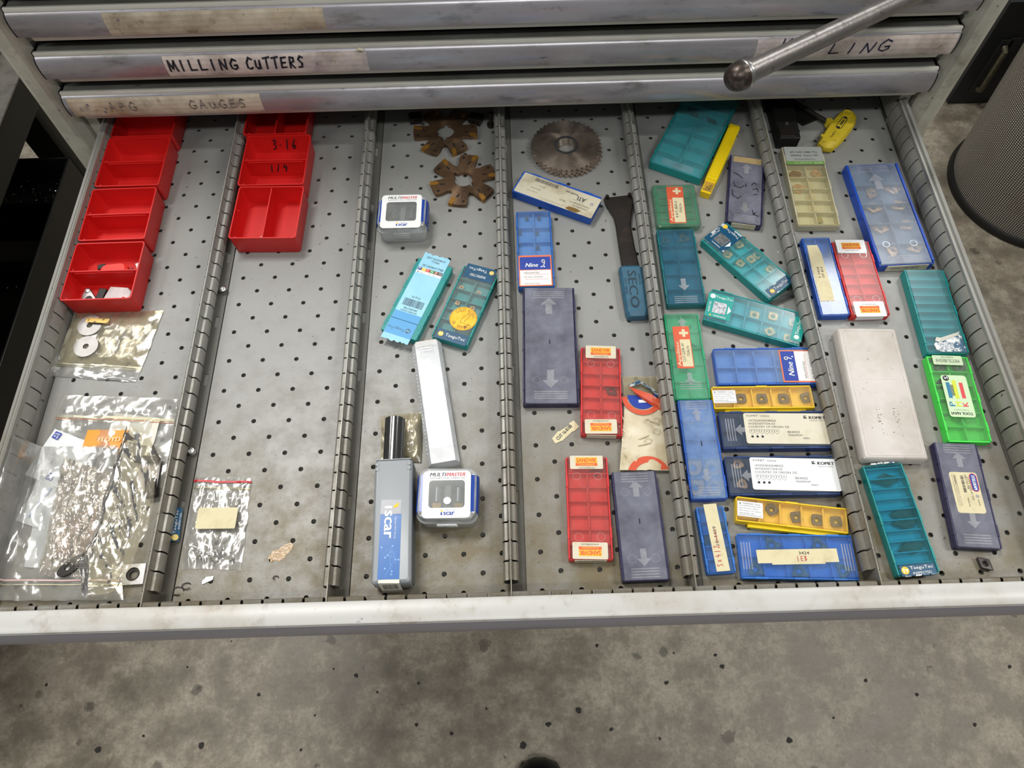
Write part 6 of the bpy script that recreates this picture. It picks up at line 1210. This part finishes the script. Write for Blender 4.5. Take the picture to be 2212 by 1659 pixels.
# bag round the shank
bag('bag_sleeve', 'crumpled yellowish bag around the steel shank above the tall grey box', [(157.5, -170), (197, -166), (198, -218), (160, -217)], 2.0, BAGY, 61, None, 5, 10, 26, .07)
# swarf on the drawer floor
g = G(); R = random.Random(12)
for i in range(420):
    x = R.uniform(-165, 735); y = -340+abs(R.gauss(0, 70)); s = R.uniform(.25, 1.1); a = R.uniform(0, 6.3)
    g.add([(x, y, .15), (x+s*math.cos(a), y+s*math.sin(a), .2), (x+s*.5*math.cos(a+2), y+s*.5*math.sin(a+2), .7)], [(0, 1, 2)])
tag(g.obj('dark_swarf', mat('swarf_dark', '2a2420', .5), None, kind='stuff'), 'tiny dark metal swarf scattered along the front of the drawer floor', 'swarf')
g = G()
for i in range(60):
    x = R.uniform(-165, 735); y = -340+abs(R.gauss(0, 110)); s = R.uniform(.3, .9); a = R.uniform(0, 6.3)
    g.add([(x, y, .2), (x+s*math.cos(a), y+s*math.sin(a), .3), (x+s*math.cos(a+2), y+s*math.sin(a+2), .8)], [(0, 1, 2)])
tag(g.obj('bright_swarf', BRIGHT, None, kind='stuff'), 'tiny bright metal flakes on the drawer floor', 'swarf')
for i, (x, y, r, a0, a1, lb) in enumerate([(-10, -331, 5, 0, 300, 'curled dark chip at the front corner of the second compartment'), (-3, -327, 4, 40, 330, 'tangled dark chip next to the curled one at the front corner'), (74, -322, 2.2, 0, 250, 'hook-shaped chip at the right of the brown stain'), (588, -337, 2.4, 60, 330, 'C-shaped chip between the flat blue box and rightmost divider')]):
    tag(G().tube([(x+r*math.cos(math.radians(a0+(a1-a0)*k/12)), y+r*.7*math.sin(math.radians(a0+(a1-a0)*k/12)), .8+k*.08) for k in range(13)], .45, 5).obj('curled_chip', mat('swarf_dark', '2a2420', .5), None), lb, 'chip', 'curled chips')
tag(G().ext([(-5, -1.5), (4, -2.5), (6, 0), (0, 2.6), (-4, 1)], 0, 1).obj('bright_chip', BRIGHT, None, (14, -322, .2), 30), 'pointed bright metal flake in front of the small red-zip bag', 'chip')
g = G(); R = random.Random(6)
pts = []
for i in range(16): a = 2*PI*i/16; r = 7+R.uniform(-2.5, 2.5); pts.append((r*1.5*math.cos(a), r*.8*math.sin(a)))
tag(G().ext(pts, 0, .25).obj('resin_stain', mat('brown_resin', '8f6a28', .2, 0, (('c8a878', 120, .5, .7, .6),), .5, 300), None, (75, -300, .05), 35), 'shiny brown resin stain on the second floor panel', 'stain')
tag(G().tube([(150, 92, .5), (156, 97, .5), (170, 96, .5), (178, 90, .5)], .22, 5).obj('hair_wire', BLKM, None, (0, 3, 0)), 'fine curved wire above the upper square case', 'wire')
# bits on the concrete
def px_bits():
    spots = [(-329, -291, 2.7), (-254, -248, 1.8), (-15, -315, 5.0), (25, -344, 2.7), (-58, -302, 2.2), (100, -331, 3.1), (-281, -423, 7.2), (-463, -425, 6.3), (161, -416, 4.0), (-85, -380, 2.2), (287, -438, 7.2), (333, -406, 5.9), (444, -417, 4.5), (571, -292, 2.2), (647, -298, 3.6), (656, -318, 5.0), (755, -443, 5.9), (430, -275, 4.5), (912, -349, 4.0), (1086, -427, 4.0), (528, -434, 3.1), (388, -385, 7.2), (551, -343, 4.5), (840, -409, 2.7), (98, -400, 3.6), (-104, -435, 3.1), (-387, -405, 2.7), (998, -375, 3.6), (1179, -333, 4.5), (223, -377, 2.7), (-190, -342, 4.0), (-583, -315, 3.1)]
    R = random.Random(8)
    for i, (x, y, r) in enumerate(spots):
        n = 9; pts = [(r*R.uniform(.5, 1)*math.cos(2*PI*k/n), r*R.uniform(.5, 1)*math.sin(2*PI*k/n)) for k in range(n)]
        tag(G().ext(pts, 0, R.uniform(.8, 2)).obj('floor_debris', mat('floor_grit', '2c2924', .7), None, (x, y, FZ+.1), R.uniform(0, 90)), 'dark flake of grit trodden into the concrete in front of the drawer', 'debris', 'grit flakes on the concrete')
px_bits()
